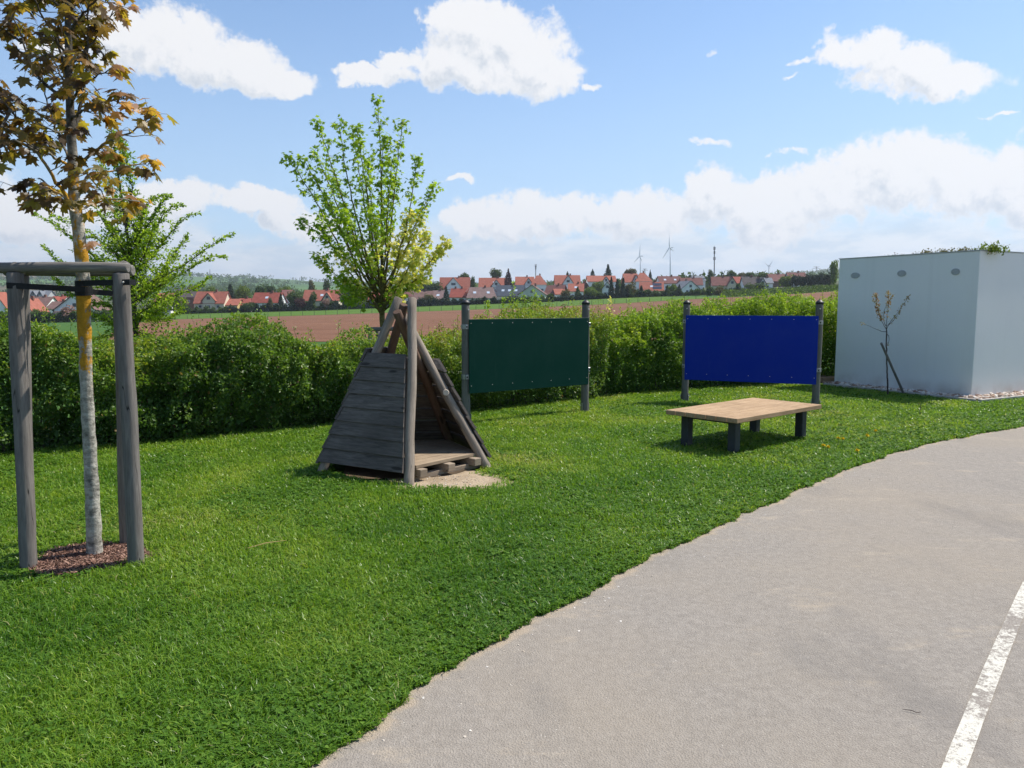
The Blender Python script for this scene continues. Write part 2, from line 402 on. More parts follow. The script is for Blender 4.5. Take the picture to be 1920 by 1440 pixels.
m_far_b = leafmat('far_blossom_leaf', [(.0, (.16, .10, .08)), (.5, (.34, .2, .17)), (1, (.5, .35, .3))], .25, .6, .15, 1.2, .02)
m_far_o = leafmat('far_olive_leaf', [(.0, (.06, .055, .022)), (.5, (.13, .12, .04)), (1, (.21, .19, .065))], .25, .6, .15, 1.3, .02)

# ------------------------------------------------------------------ terrain
PXK = [-1500, 0, 150, 330, 600, 830, 1000, 1150, 1300, 1450, 1560, 1700, 3400]
ROW = [  # (distance, image heights for the columns above)
 (250, [612, 607, 604, 600, 592, 584, 578, 571, 562, 555, 548, 545, 545]),
 (330, [602, 599, 598, 590, 583, 574, 568, 560, 554, 551, 543, 540, 540]),
 (430, [594, 590, 586, 582, 576, 561, 552, 546, 541, 537, 535, 534, 534]),
 (1000,[560, 556, 556, 556, 556, 551, 547, 540, 534, 527, 524, 524, 524]),
 (2500,[512, 511, 511, 517, 530, 536, 538, 536, 530, 518, 513, 513, 513])]
_zr = [[0]*len(PXK), [0]*len(PXK), [-.3]*5 + [-.25, -.1] + [0]*6, [-.45]*len(PXK), [-.4]*len(PXK)] + [[at(960, y, Y).z for y in ys] for Y, ys in ROW] + [[at(960, y, 2500).z - 60 for y in ROW[-1][1]]]
_zd = [0, 13, 18, 25, 42] + [Y for Y, _ in ROW] + [9000]
_zr = np.array(_zr); PXA = np.array(PXK, float)
FE = ray(960, 570).y
def zter(X, Y):
    X = np.atleast_1d(np.asarray(X, float)); Y = np.atleast_1d(np.asarray(Y, float)); th = np.arctan2(X, Y); r = np.hypot(X, Y)
    tc_ = np.clip(th, -.62, .62); d = r * np.cos(tc_); d = np.where(np.abs(th) > .62, r * math.cos(.62), d)
    px = 960 + FE * np.tan(tc_)
    Z = np.stack([np.interp(px, PXA, row) for row in _zr])
    k = np.clip(np.searchsorted(_zd, d, side='right') - 1, 0, len(_zd) - 2); D0 = np.array(_zd, float)
    t = (d - D0[k]) / (D0[k+1] - D0[k]); t = np.clip(t, 0, 1)
    i = np.arange(len(d)); z = Z[k, i] * (1 - t) + Z[k+1, i] * t
    far = np.clip((d - 900) / 800, 0, 1); z = z + far * (fbm(np.stack([X, Y, 0 * X], 1), 1 / 420, 4, 3) - .5) * 22
    return z
def zt(x, y): return float(zter(x, y)[0])
rows_d = [0.01, 2, 5, 9, 13, 15, 18, 21, 25, 32, 42, 60, 80, 110, 150, 200, 250, 290, 330, 380, 430, 520, 650, 800, 1000, 1150, 1300, 1500, 1700, 1900, 2100, 2300, 2500, 2700, 3000, 9000]
ths = np.concatenate([np.linspace(-math.pi, -.7, 26), np.linspace(-.68, .68, 190), np.linspace(.7, math.pi, 26)])
TH, DD = np.meshgrid(ths, rows_d); RR = DD / np.cos(np.clip(TH, -.62, .62)); X = RR * np.sin(TH); Y = RR * np.cos(TH)
Z = zter(X.ravel(), Y.ravel()); n1, n2 = TH.shape
def grid_faces(a, b): 
    i = np.arange(a * b).reshape(a, b); return np.stack([i[:-1,:-1], i[:-1,1:], i[1:,1:], i[1:,:-1]], -1).reshape(-1, 4)
n = NT('meadow'); co = n.coord('World'); f1 = n.noise(co, .35, 5); f2 = n.noise(co, .004, 2, .4)
f3 = n.voro(n.coord('World', (1, .4, 1)), .0032, 'F1', 'Color'); 
sepz = n.n('ShaderNodeSeparateXYZ'); n.l(co, sepz.inputs[0])
near = n.ramp(f1, [(.3, (.035, .085, .014)), (.7, (.06, .125, .022))])
vil = n.ramp(f1, [(.35, (.045, .065, .025)), (.65, (.10, .10, .055))])
fh = n.ramp(f3, [(.0, (.05, .10, .028)), (.35, (.085, .16, .04)), (.5, (.045, .07, .03)), (.62, (.17, .12, .08)), (.8, (.07, .14, .045)), (1, (.12, .17, .05))])
rr_ = n.n('ShaderNodeVectorMath', operation='LENGTH'); n.l(co, rr_.inputs[0]); R_ = rr_.outputs['Value']
c = n.mix(n.step(R_, 345, 375), near, vil); c = n.mix(n.step(R_, 800, 1000), c, fh)
m_meadow = n.out(n.bsdf(c, .95, .1, n.bump(f1, .4, .2)))
wput('ground', mesh_np('ground', np.stack([X.ravel(), Y.ravel(), Z], 1), grid_faces(n1, n2), m_meadow, True), kind='structure')

# the ploughed field : left boundary runs away from us, far boundary follows the meadow strip
def farY(px): return 250.0
n = NT('ploughed_soil'); co = n.coord('World'); f1 = n.noise(co, .9, 8, .7); f2 = n.noise(n.coord('World', (.05, 1, 1)), .35, 4, .6); f3 = n.noise(co, .03, 3)
wv = n.n('ShaderNodeTexWave', wave_type='BANDS', bands_direction='DIAGONAL'); n.l(n.coord('World', (.15, 1, 1)), wv.inputs[0]); wv.inputs['Scale'].default_value = .16; wv.inputs['Distortion'].default_value = 2.5
v = n.math('ADD', n.math('MULTIPLY', f1, .45), n.math('ADD', n.math('MULTIPLY', f2, .35), n.math('ADD', n.math('MULTIPLY', f3, .22), n.math('MULTIPLY', wv.outputs['Fac'], .05))))
c = n.ramp(v, [(.36, (.105, .05, .03)), (.52, (.165, .082, .049)), (.68, (.225, .118, .072))])
m_soil = n.out(n.bsdf(c, .95, .1, n.bump(f1, .8, .25)))
S_, T_ = np.meshgrid(np.linspace(0, 1, 90), np.concatenate([np.linspace(0, .1, 8), np.linspace(.13, 1, 40)]))
Yf = 42 + T_ * (250 - 42); pl = np.interp(Yf, [42, 250], [195, 306])
px_ = pl + S_ * (2300 - pl); Xf = (px_ - 960) / FE * Yf
zf = zter(Xf.ravel(), Yf.ravel()) + .02 + (Yf.ravel() - 42) / 1100
wput('ploughed_field', mesh_np('ploughed_field', np.stack([Xf.ravel(), Yf.ravel(), zf], 1), grid_faces(*S_.shape), m_soil, True), kind='structure')
# bright young corn strip between field and village
n = NT('green_crop'); co = n.coord('World'); f1 = n.noise(co, .5, 6); f2 = n.noise(n.coord('World', (.06, 1, 1)), .25, 3)
m_crop = n.out(n.bsdf(n.ramp(n.math('ADD', n.math('MULTIPLY', f1, .5), n.math('MULTIPLY', f2, .5)), [(.35, (.055, .11, .011)), (.65, (.09, .16, .018))]), .9, .1))
S_, T_ = np.meshgrid(np.linspace(0, 1, 100), np.linspace(0, 1, 12))
pxs = -900 + S_ * (1352 + 900)
Ynear = 251.0; Yfar = np.interp(pxs, [-900, 1240, 1352], [330, 325, 256]); Yc = Ynear + T_ * (Yfar - Ynear); Xc = (pxs - 960) / FE * Yc
wput('meadow_strip', mesh_np('meadow_strip', np.stack([Xc.ravel(), Yc.ravel(), zter(Xc.ravel(), Yc.ravel()) + .22], 1), grid_faces(*S_.shape), m_crop, True), kind='structure')

# ------------------------------------------------------------------ path and lawn
EDGE_PX = [(580,1440),(700,1360),(830,1275),(935,1200),(1100,1115),(1210,1050),(1300,1010),(1400,965),(1500,920),(1600,880),(1700,845),(1800,822),(1920,802)]
edge = [Vector((-3.2,-9,0)), Vector((-2.6,-3,0)), Vector((-1.9, .2, 0))] + [gp(a, b) for a, b in EDGE_PX]
d_ = (edge[-1] - edge[-3]).normalized(); edge += [edge[-1] + d_ * 2.5 + Vector((0, -.1, 0)), edge[-1] + d_ * 7 + Vector((0, -.9, 0)), edge[-1] + d_ * 20 + Vector((0, -6, 0))]
E = np.array([[p.x, p.y] for p in edge])
def smooth_poly(P, it=2):
    for _ in range(it):
        Q = [P[0]]
        for i in range(len(P) - 1): Q += [P[i] * .75 + P[i+1] * .25, P[i] * .25 + P[i+1] * .75]
        P = np.array(Q + [P[-1]])
    return P
def resample(P, step):
    s = np.concatenate([[0], np.cumsum(np.linalg.norm(np.diff(P, axis=0), axis=1))]); k = np.arange(0, s[-1], step)
    return np.stack([np.interp(k, s, P[:, i]) for i in range(P.shape[1])], 1)
E = resample(smooth_poly(E), .045)
tn = norm(np.gradient(E, axis=0)); nrm = np.stack([tn[:,1], -tn[:,0]], 1); e3 = np.stack([E[:,0], E[:,1], 0*E[:,0]], 1)
jit = (fbm(e3, 2.6, 3, 5) - .5) * .09 + (fbm(e3, 13, 2, 9) - .5) * .07
EJ = E + nrm * jit[:,None]                     # ragged edge of the turf
path_poly = np.concatenate([E, [[E[-1][0] + 5, -12], [-3.2, -12]]])
turf_poly = np.concatenate([EJ, [[E[-1][0] + 5, -12], [-3.2, -12]]])
n = NT('asphalt'); co = n.coord('World'); f = n.noise(co, 170, 3, .75); v1 = n.voro(co, 120); big = n.noise(co, .5, 5, .6); st = n.noise(n.coord('World', (1, 2.4, 1)), 1.5, 6, .7); md = n.noise(co, 28, 5, .7)
c = n.ramp(n.math('ADD', n.math('MULTIPLY', f, .62), n.math('MULTIPLY', md, .38)), [(.28, (.150, .132, .113)), (.5, (.268, .238, .205)), (.70, (.40, .36, .31))])
c = n.mix(n.step(big, .35, .68, 0, .5), c, (.315, .265, .205)); c = n.mix(n.step(st, .56, .72, 0, .55), c, (.43, .355, .265)); c = n.mix(n.step(n.noise(n.coord('World', (1.7, .6, 1)), .8, 5, .6), .52, .68, 0, .42), c, (.175, .16, .145))
c = n.mix(n.step(v1, .0, .2, .4, 0), c, (.05, .046, .04))
wh = n.voro(co, 34); rs = n.noise(co, 3, 3); c = n.mix(n.math('MULTIPLY', n.step(wh, .05, .09, 1, 0), n.step(rs, .48, .6)), c, (.60, .56, .49))
ea = n.n('ShaderNodeAttribute', attribute_name='edge').outputs['Fac']; en = n.noise(co, 6, 6, .7)
em = n.step(n.math('SUBTRACT', n.math('ADD', n.math('MULTIPLY', en, .9), n.math('MULTIPLY', rs, .3)), n.math('MULTIPLY', ea, 3.2)), .42, .62, 0, .8); c = n.mix(em, c, n.ramp(f, [(.3, (.26, .20, .14)), (.7, (.50, .41, .31))]))
m_asph = n.out(n.bsdf(c, .9, .18, n.bump(n.math('ADD', f, n.math('MULTIPLY', v1, .8)), .75, .006)))
def poly_fan(poly, z, name, m):
    bm_v = [(x, y, z) for x, y in poly]; return mesh_np(name, np.array(bm_v), [np.array([list(range(len(bm_v)))[::-1]])], m)
L_ = len(E); rt = np.stack([np.linspace(4, E[-1][0] + 8, L_), np.full(L_, -11.)], 1)
PV = []; EA = []; nseg = 14
for off in (-.035, 0, .03, .07, .13, .22, .36): PV.append(np.c_[EJ * (1 - off * 2) + E * off * 2 + nrm * off if off > 0 else EJ + nrm * off, np.full(L_, .012 if off >= 0 else .004)]); EA.append(np.full(L_, max(0, off)))
last = PV[-1][:, :2]
for j in range(1, nseg + 1):
    t = j / nseg; PV.append(np.c_[last * (1 - t) + rt * t, np.full(L_, .012)]); EA.append(np.full(L_, .36 + 2 * t))
me_path = mesh_np('path', np.concatenate(PV), grid_faces(len(PV), L_), m_asph, True, {'edge': np.concatenate(EA)})
wput('path', me_path, kind='structure')
n = NT('bare_sand'); co = n.coord('World'); f = n.noise(co, 60, 5, .7); f2 = n.noise(co, 5, 4, .6)
m_sand = n.out(n.bsdf(n.mix(n.step(f2, .4, .65, 0, .6), n.ramp(f, [(.3, (.25, .185, .12)), (.7, (.50, .40, .28))]), (.22, .16, .10)), .95, .1, n.bump(f, .6, .01)))
# white line
n = NT('worn_line_paint'); co = n.coord('World'); f = n.noise(co, 38, 7, .8); g = n.noise(co, 2.6, 3); fine = n.noise(co, 190, 2, .7); w = n.step(n.math('ADD', n.math('ADD', n.math('MULTIPLY', f, .7), n.math('MULTIPLY', fine, .3)), n.math('MULTIPLY', n.math('SUBTRACT', g, .5), .4)), .475, .53)
c = n.mix(w, n.ramp(fine, [(.3, (.50, .47, .40)), (.7, (.68, .65, .57))]), n.ramp(fine, [(.3, (.16, .14, .12)), (.7, (.34, .30, .26))])); m_line = n.out(n.bsdf(c, .85, .15, n.bump(fine, .6, .005)))
la, lb = gp(1763,1440), gp(1920,1085); ra, rb = gp(1811,1440), gp(1921,1138); V = []
for k in range(60):
    t = -1.0 + 4.5 * k / 59; bend = Vector((.035, 0, 0)) * (t - .5) ** 2
    a = la.lerp(lb, t) + bend; b = a + Vector((ra.x - la.x, 0, 0)) * 1.0; jx = .0012 * math.sin(k * 3.1)
    V.append((a.x + jx, a.y, .017)); V.append((b.x - jx, b.y, .017))
V = np.array(V); i = np.arange(59) * 2
wput('path_line', mesh_np('path_line', V, np.stack([i, i+1, i+3, i+2], 1), m_line), kind='structure')
# ------------------------------------------------------------------ geometry of the place (from the sight lines)
TP = gp(178, 1045)                                              # maple base
teeC = None
F0, A0, D0_ = gp(767, 913), gp(598, 888), gp(918, 880)
u1 = (A0 - F0).normalized(); u2 = (D0_ - F0).normalized(); bis = (u1 + u2).normalized()
side = ((A0 - F0).length + (D0_ - F0).length) / 2; RAD = side / (2 * math.sin(math.pi / 5))
TC = F0 + bis * RAD
B_C = gp(1821, 750); B_L = gp(1564, 716)
BR = Vector((.88, .475, 0)).normalized()
# hedge front line
HF = resample(smooth_poly(np.array([[gp(a, b).x, gp(a, b).y] for a, b in
     [(-420,905),(-200,882),(0,858),(100,848),(200,840),(330,832),(500,813),(600,802),(700,792),(880,776),(1000,764),(1110,750),(1200,740),(1285,733),(1400,726),(1500,719),(1560,716),(1640,711)]]), 2), .1)

# ------------------------------------------------------------------ lawn: sheet, blades, clover
n = NT('turf_soil'); co = n.coord('World'); f = n.noise(co, 40, 5, .7); g = n.noise(co, .8, 4)
m_turf = n.out(n.bsdf(n.ramp(f, [(.3, (.018, .034, .008)), (.7, (.05, .085, .018))]), .95, .1, n.bump(f, .8, .03)))
th_ = np.linspace(-1.35, 1.35, 90); ds = np.concatenate([np.linspace(-9, 0, 6), np.linspace(.5, 13, 30)])
LP = np.concatenate([np.c_[HF + np.array([0, .5])], path_poly[:L_][::-1] - 0])
# lawn sheet strips between path edge and hedge line
k = 120; pe = resample(E[E[:,1] > -9], .01); pe = pe[np.linspace(0, len(pe) - 1, k).astype(int)]
hf = HF + norm(np.stack([-np.gradient(HF[:,1]), np.gradient(HF[:,0])], 1)) * 1.0
hl = np.concatenate([[[-14, -9]], [[-12, 0]], hf, [[hf[-1][0] + 6, hf[-1][1] + 1.5], [E[-1][0] + 2, hf[-1][1] + 2]]]); hl = resample(hl, .01); hl = hl[np.linspace(0, len(hl) - 1, k).astype(int)]
V = np.concatenate([np.c_[pe * (1 - t) + hl * t, np.full(k, .008)] for t in np.linspace(0, 1, 10)])
wput('lawn', mesh_np('lawn', V, grid_faces(10, k), m_turf, True), kind='structure')

MUL = gp(165, 1052); MR = (.33, .32)                    # mulch disc around the tree
SANDC = gp(850, 903); 
def in_mulch(P, k=1.0):
    a = np.arctan2(P[:,1] - MUL.y, P[:,0] - MUL.x); w = 1 + .10 * np.sin(3 * a + 1) + .06 * np.sin(7 * a)
    return ((P[:,0] - MUL.x) / MR[0]) ** 2 + ((P[:,1] - MUL.y) / MR[1]) ** 2 < (k * w) ** 2
def in_sand(P, k=1.0):
    P3 = np.c_[P, np.zeros(len(P))]; w = 1 + (fbm(P3, 3.5, 3, 4) - .5) * .7
    d = np.hypot((P[:,0] - TC.x) / 1.0, P[:,1] - TC.y); s1 = d < RAD * .84
    e = ((P[:,0] - SANDC.x) / .44) ** 2 + ((P[:,1] - SANDC.y) / .34) ** 2 < (k * w) ** 2
    return s1 | e
bN = Vector((BR.y, -BR.x, 0)); lD = Vector((-BR.y, BR.x, 0))
def in_bld(P, m=0.0):
    x = (P[:,0] - B_C.x) * BR.x + (P[:,1] - B_C.y) * BR.y; y = (P[:,0] - B_C.x) * lD.x + (P[:,1] - B_C.y) * lD.y
    return (x > -m) & (y > -m) & (x < 8)
_hk = HF[::4]
def behind_hedge(P):
    yl = np.interp(P[:,0], _hk[:,0], _hk[:,1]); return P[:,1] > yl + .25
def polar_pts(rho0, r0, p, rmin, rmax, tmax=.9):
    rs = np.linspace(rmin, rmax, 400); dens = rho0 * np.minimum(1, (r0 / rs)) ** p * rs; cum = np.cumsum(dens) * (rs[1] - rs[0]); N = int(cum[-1] * 2 * tmax)
    r = np.interp(RG.random(N) * cum[-1], cum, rs); t = (RG.random(N) * 2 - 1) * tmax; return np.stack([r * np.sin(t), r * np.cos(t)], 1), r
def grass(rho, rmin, rmax, name, seg3):
    P, r = polar_pts(rho, 2.6, 1.35, rmin, rmax)
    ok = ~inpoly(P, turf_poly) & ~behind_hedge(P); P, r = P[ok], r[ok]
    ok = ~in_mulch(P, .93) & ~in_sand(P, .95) & ~in_bld(P, .22); thin = in_mulch(P, 1.15) | in_sand(P, 1.35)
    ok &= ~(thin & (RG.random(len(P)) < .45)); P, r = P[ok], r[ok]
    P3 = np.c_[P, np.zeros(len(P))]; n_ = len(P)
    big = fbm(P3, .8, 3, 31); clump = fbm(P3, 6, 2, 33)
    h = (.026 + .036 * RG.random(n_) ** 1.6) * (.75 + .6 * clump) * (.9 + .25 * big)
    tall = RG.random(n_) < .006; h[tall] *= 1.6
    ca = np.cos(1.1 * (fbm(P3, 5, 2, 35) * 12)); 
    a = RG.random(n_) * 2 * math.pi; lean = .25 + .85 * RG.random(n_)
    lx = np.cos(a) * lean + .14 * ca; ly = np.sin(a) * lean + .1 * np.sin(fbm(P3, 5, 2, 36) * 12)
    w = .0018 * (.8 + .9 * RG.random(n_)) * np.maximum(1, r / 3.6) ** .85
    wd = norm(np.stack([-ly + RG.normal(0, .4, n_), lx + RG.normal(0, .4, n_), np.zeros(n_)], 1))
    b = P3 + [0, 0, .004]; m_ = b + np.stack([lx * h * .35, ly * h * .35, h * .62], 1); t_ = b + np.stack([lx * h * 1.05, ly * h * 1.05, h * (1.0 - .28 * lean)], 1)
    V = np.stack([b - wd * w[:,None], b + wd * w[:,None], m_ + wd * w[:,None] * .8, m_ - wd * w[:,None] * .8, t_], 1).reshape(-1, 3)
    o = (np.arange(n_) * 5)[:,None]; q = o + [0, 1, 2, 3]; t3 = o + [3, 2, 4]
    yel = fbm(P3, 1.15, 4, 41); tint = .30 + .32 * RG.random(n_) + (yel - .5) * .6 + .35 * np.clip(fbm(P3, .55, 3, 61) - .55, 0, 1) * 3 * RG.random(n_) + (np.clip(r, 3, 12) - 3) * .022; tint[RG.random(n_) < .008] = 1.0
    dry = (RG.random(n_) < .03); tint[dry] = .90
    tint = np.clip(tint, 0, 1); return mesh_np(name, V, [q, t3], m_grass, False, {'tint': np.repeat(tint, 5)})
m_grass = leafmat('grass_blade', [(.0, (.032, .090, .011)), (.35, (.078, .180, .015)), (.65, (.175, .292, .025)), (.88, (.30, .37, .05)), (1, (.40, .37, .16))], .38, .38, .4, 1.6, .5)
tag(wput('grass', grass(23000, 1.7, 19, 'grass', True)), kind='stuff')
# clover and low weeds near the path
P, r = polar_pts(5200, 3.4, 1.4, 1.6, 16)
dd = np.full(len(P), 9.)
for s_ in range(0, len(P), 20000):
    q = P[s_:s_+20000]; dd[s_:s_+20000] = np.sqrt(((q[:,None,:] - EJ[None,::5,:]) ** 2).sum(-1)).min(1)
P3 = np.c_[P, np.zeros(len(P))]; pr = np.exp(-dd / .55) * 1.15 + (fbm(P3, 1.7, 3, 51) > .58) * .55
ok = (RG.random(len(P)) < pr) & ~inpoly(P, turf_poly) & ~in_mulch(P, .95) & ~in_sand(P) & ~in_bld(P, .3) & ~behind_hedge(P)
P, r = P[ok], r[ok]; n_ = len(P); hh = .012 + .03 * RG.random(n_)
cx = np.c_[P, hh]; a0 = RG.random(n_) * 6.28; PP = []; TT = []
for k_ in range(3):
    a = a0 + k_ * 2.094; T = np.stack([np.cos(a), np.sin(a), RG.normal(.0, .25, n_)], 1); PP.append(cx); TT.append(T)
PP = np.concatenate(PP); TT = np.concatenate(TT); NN = norm(np.stack([RG.normal(0, .35, len(PP)), RG.normal(0, .35, len(PP)), np.ones(len(PP))], 1))
sz = np.tile((.009 + .009 * RG.random(n_)) * np.maximum(1, r / 4) ** .7, 3)
CLOV = ([(0,0,0),(.5,.55,.08),(.38,1,.02),(0,.88,-.02),(-.38,1,.02),(-.5,.55,.08)], [(0,1,2,3),(0,3,4,5)])
m_clov = leafmat('clover_leaf', [(.0, (.032, .085, .010)), (.5, (.07, .155, .015)), (1, (.14, .24, .025))], .3, .6, .12, 1.5, 1.)
wput('clover', scatter(PP, TT, NN, np.stack([sz * 1.1, sz], 1), CLOV, np.clip(.15 + .7 * RG.random(len(PP)), 0, 1), 'clover', m_clov), kind='stuff')

# mulch disc and chips
def disc(c, rx, ry, z, hump, name, m, wf, n=48):
    V = [(c.x, c.y, z + hump)]; F = []
    for j, s in enumerate((.35, .7, 1.0)):
        for k in range(n):
            a = 2 * math.pi * k / n; w = wf(a) * s; V.append((c.x + rx * w * math.cos(a), c.y + ry * w * math.sin(a), z + hump * (1 - s ** 2)))
    T = [(0, 1 + k, 1 + (k + 1) % n) for k in range(n)]
    Q = [(1 + j * n + k, 1 + (j+1) * n + k, 1 + (j+1) * n + (k+1) % n, 1 + j * n + (k+1) % n) for j in range(2) for k in range(n)]
    return mesh_np(name, np.array(V), [np.array(T), np.array(Q)], m, True)
n = NT('bark_mulch'); co = n.coord('World'); f = n.noise(co, 45, 6, .75)
m_mulch = n.out(n.bsdf(n.ramp(f, [(.3, (.055, .03, .022)), (.55, (.15, .09, .065)), (.75, (.27, .17, .125))]), .95, .1, n.bump(f, 1., .02)))
wput('mulch_bed', disc(MUL, MR[0] * 1.03, MR[1] * 1.03, .013, .02, 'mulch_bed', m_mulch, lambda a: 1 + .10 * math.sin(3*a+1) + .06 * math.sin(7*a)), kind='structure')
n_ = 9000; a = RG.random(n_) * 6.28; q = np.sqrt(RG.random(n_)); P = np.stack([MUL.x + MR[0] * q * np.cos(a), MUL.y + MR[1] * q * np.sin(a)], 1)
P = P[in_mulch(P, .99)]; n_ = len(P); CHIP = ([(-.5,0,0),(.5,.1,0),(.35,1,.1),(-.4,.9,0)], [(0,1,2,3)])
m_chip = leafmat('mulch_chip', [(.0, (.06, .03, .022)), (.5, (.20, .105, .075)), (1, (.40, .25, .185))], .05, .8, .2, 1., 3.)
wput('bark_chips', scatter(np.c_[P, .022 + .014 * RG.random(n_)], RG.normal(0, 1, (n_, 3)) * [1, 1, .35], RG.normal(0, .5, (n_, 3)) + [0, 0, 1.3], np.stack([.004 + .006 * RG.random(n_), .01 + .018 * RG.random(n_)], 1), CHIP, RG.random(n_), 'bark_chips', m_chip), kind='stuff')
# bare sandy patch at the tent
wput('bare_soil', disc(SANDC, .62, .44, .013, .006, 'bare_soil', m_sand, lambda a: 1 + .06 * math.sin(3*a+1) + .05 * math.sin(5*a)), kind='structure')
m_dark_soil = plain('dark_soil', (.10, .07, .045), .95, .1, .3, 9, bump=.6, which='World')  # darker brown soil for the disc under the tent
wput('bare_soil', disc(TC, RAD * .74, RAD * .74, .021, .004, 'bare_soil', m_dark_soil, lambda a: 1 + .06 * math.sin(3*a+2) + .05 * math.sin(5*a)), kind='structure')
def pebbles(P, size, m, name, flat=.6):
    base = [(1,0,0),(-1,0,0),(0,1,0),(0,-1,0),(0,0,1),(0,0,-1)]; tri = [(0,2,4),(2,1,4),(1,3,4),(3,0,4),(2,0,5),(1,2,5),(3,1,5),(0,3,5)]
    # subdivide an octahedron once
    V = [Vector(b) for b in base]; F = []; mid = {}
    def mp(a, b):
        k = (min(a, b), max(a, b))
        if k not in mid: mid[k] = len(V); V.append(((V[a] + V[b]) / 2).normalized())
        return mid[k]
    for a, b, c in tri:
        ab, bc, ca = mp(a, b), mp(b, c), mp(c, a); F += [(a, ab, ca), (b, bc, ab), (c, ca, bc), (ab, bc, ca)]
    SV = [(v.x * .5, v.y * .5, v.z * .5 * flat) for v in V]; k = len(P)
    T = RG.normal(0, 1, (k, 3)) * [1, 1, .2]; N = RG.normal(0, .3, (k, 3)) + [0, 0, 1]
    me = scatter(P, T, N, size, (SV, F), RG.random(k), name, m); jit = RG.normal(0, 1, (len(me.vertices), 3)) * np.repeat(np.asarray(size).mean(1) if np.asarray(size).ndim > 1 else size, len(SV))[:,None] * .045
    co_ = np.empty(len(me.vertices) * 3, np.float32); me.vertices.foreach_get('co', co_); me.vertices.foreach_set('co', (co_.reshape(-1, 3) + jit).astype(np.float32).ravel()); me.update()
    return me
m_peb = leafmat('pale_stone', [(.0, (.2, .15, .11)), (.4, (.38, .31, .24)), (.75, (.52, .46, .38)), (1, (.62, .57, .5))], 0.0, .85, .2, 1., 2.)
q = np.stack([SANDC.x + RG.normal(0, .22, 260), SANDC.y + RG.normal(0, .12, 260), np.full(260, .02)], 1)
wput('soil_crumbs', pebbles(q, .005 + .014 * RG.random(260) ** 3, m_peb, 'soil_crumbs'), kind='stuff')
# grit lying along the edge of the path
n_ = 1500; idx = RG.integers(60, L_ - 200, n_); off = np.abs(RG.normal(0, .12, n_)) + .02; q = np.c_[EJ[idx] + nrm[idx] * off[:,None], np.full(n_, .013)]
m_grit = leafmat('pale_grit', [(.0, (.38, .32, .25)), (1, (.68, .63, .56))], 0.0, .85, .2, 1., 2.)
wput('path_grit', pebbles(q, .003 + .010 * RG.random(n_) ** 3, m_grit, 'path_grit', .3), kind='stuff')
# ------------------------------------------------------------------ round poles with their own grain
def pole(name, a, b, r0, r1, m, parent, n=14, wob=.004, seed=0, label=None, bev=.006, **k):
    a, b = Vector(a), Vector(b); L = (b - a).length; q = (b - a).to_track_quat('Z', 'Y'); rr = random.Random(seed)
    pts = []; rad = []; N = max(6, int(L / .12)); p1, p2 = rr.random() * 6, rr.random() * 6
    for i in range(N + 1):
        t = i / N; w = wob * math.sin(math.pi * t)
        pts.append((w * math.sin(5 * t + p1) + wob * .3 * rr.uniform(-1, 1), w * math.cos(4 * t + p2), L * t)); rad.append((r0 * (1 - t) + r1 * t) * (1 + .02 * rr.uniform(-1, 1)))
    pts[0] = (0, 0, 0); pts[-1] = (0, 0, L)
    pts.insert(1, (0, 0, bev)); rad.insert(1, rad[0]); rad[0] -= bev; pts.insert(-1, (0, 0, L - bev)); rad.insert(-1, rad[-1]); rad[-1] -= bev
    V, F = [], []
    for i, (p, r) in enumerate(zip(pts, rad)):
        for j in range(n):
            th = 2 * math.pi * j / n; V.append((p[0] + r * math.cos(th), p[1] + r * math.sin(th), p[2]))
    m_ = len(pts); F = [[i*n+j, i*n+(j+1)%n, (i+1)*n+(j+1)%n, (i+1)*n+j] for i in range(m_-1) for j in range(n)]
    me = mesh_np(name, np.array(V), [np.array(F), np.array([list(range(n))[::-1], [(m_-1)*n+j for j in range(n)]])], m)
    sm = np.ones(len(me.polygons), bool); sm[-2:] = False; me.polygons.foreach_set('use_smooth', sm)
    return put(name, me, parent, Matrix.LocRotScale(a, q, None), label=label, **k)

# ------------------------------------------------------------------ wooden play tent
g = thing('play_tent', TC, 'pyramid play tent of round poles and dark plank walls on a patch of bare sand', 'play tent')
def rotz(v, a): return Vector((v.x * math.cos(a) - v.y * math.sin(a), v.x * math.sin(a) + v.y * math.cos(a), v.z))
o0 = F0 - TC; sg = 1 if (rotz(o0, math.radians(-72)) + TC - A0).length < (rotz(o0, math.radians(72)) + TC - A0).length else -1
BV = [TC + rotz(o0, -sg * math.radians(72) * k) for k in range(5)]      # front, left, back left, back right, right
tops = [at(773, 560, 7.5), at(748, 559, 7.66), at(758, 571, 7.52), at(744, 584, 7.36), at(757, 592, 7.78)]
PL = [(b + Vector((0, 0, -.05)), t) for b, t in zip(BV, tops)]
PL[1] = (A0 + Vector((0, 0, -.05)), tops[1]); PL[4] = (D0_ + Vector((0, 0, -.03)), tops[4])
for i, (b, t) in enumerate(PL):
    p = pole('pole', b, t, .047, .043, m_pole_shaded if i in (2, 3) else m_pole, g, seed=i + 3, wob=.012)
    if i == 4:
        c = b.lerp(t, .0); f = (at(838, 733, 7.5) - b).length / (t - b).length; c = b.lerp(t, f)
        mb = MB(); d = (Vector((0, 0, EYE)) - c).normalized(); mb.tube([c + d * .036, c + d * .051], [.032, .028], 12)
        wput('sawn_knot', mb.build('sawn_knot', plain('sawn_wood', (.55, .47, .38))), p)
def on(i, z): b, t = PL[i]; return b.lerp(t, (z - b.z) / (t.z - b.z))
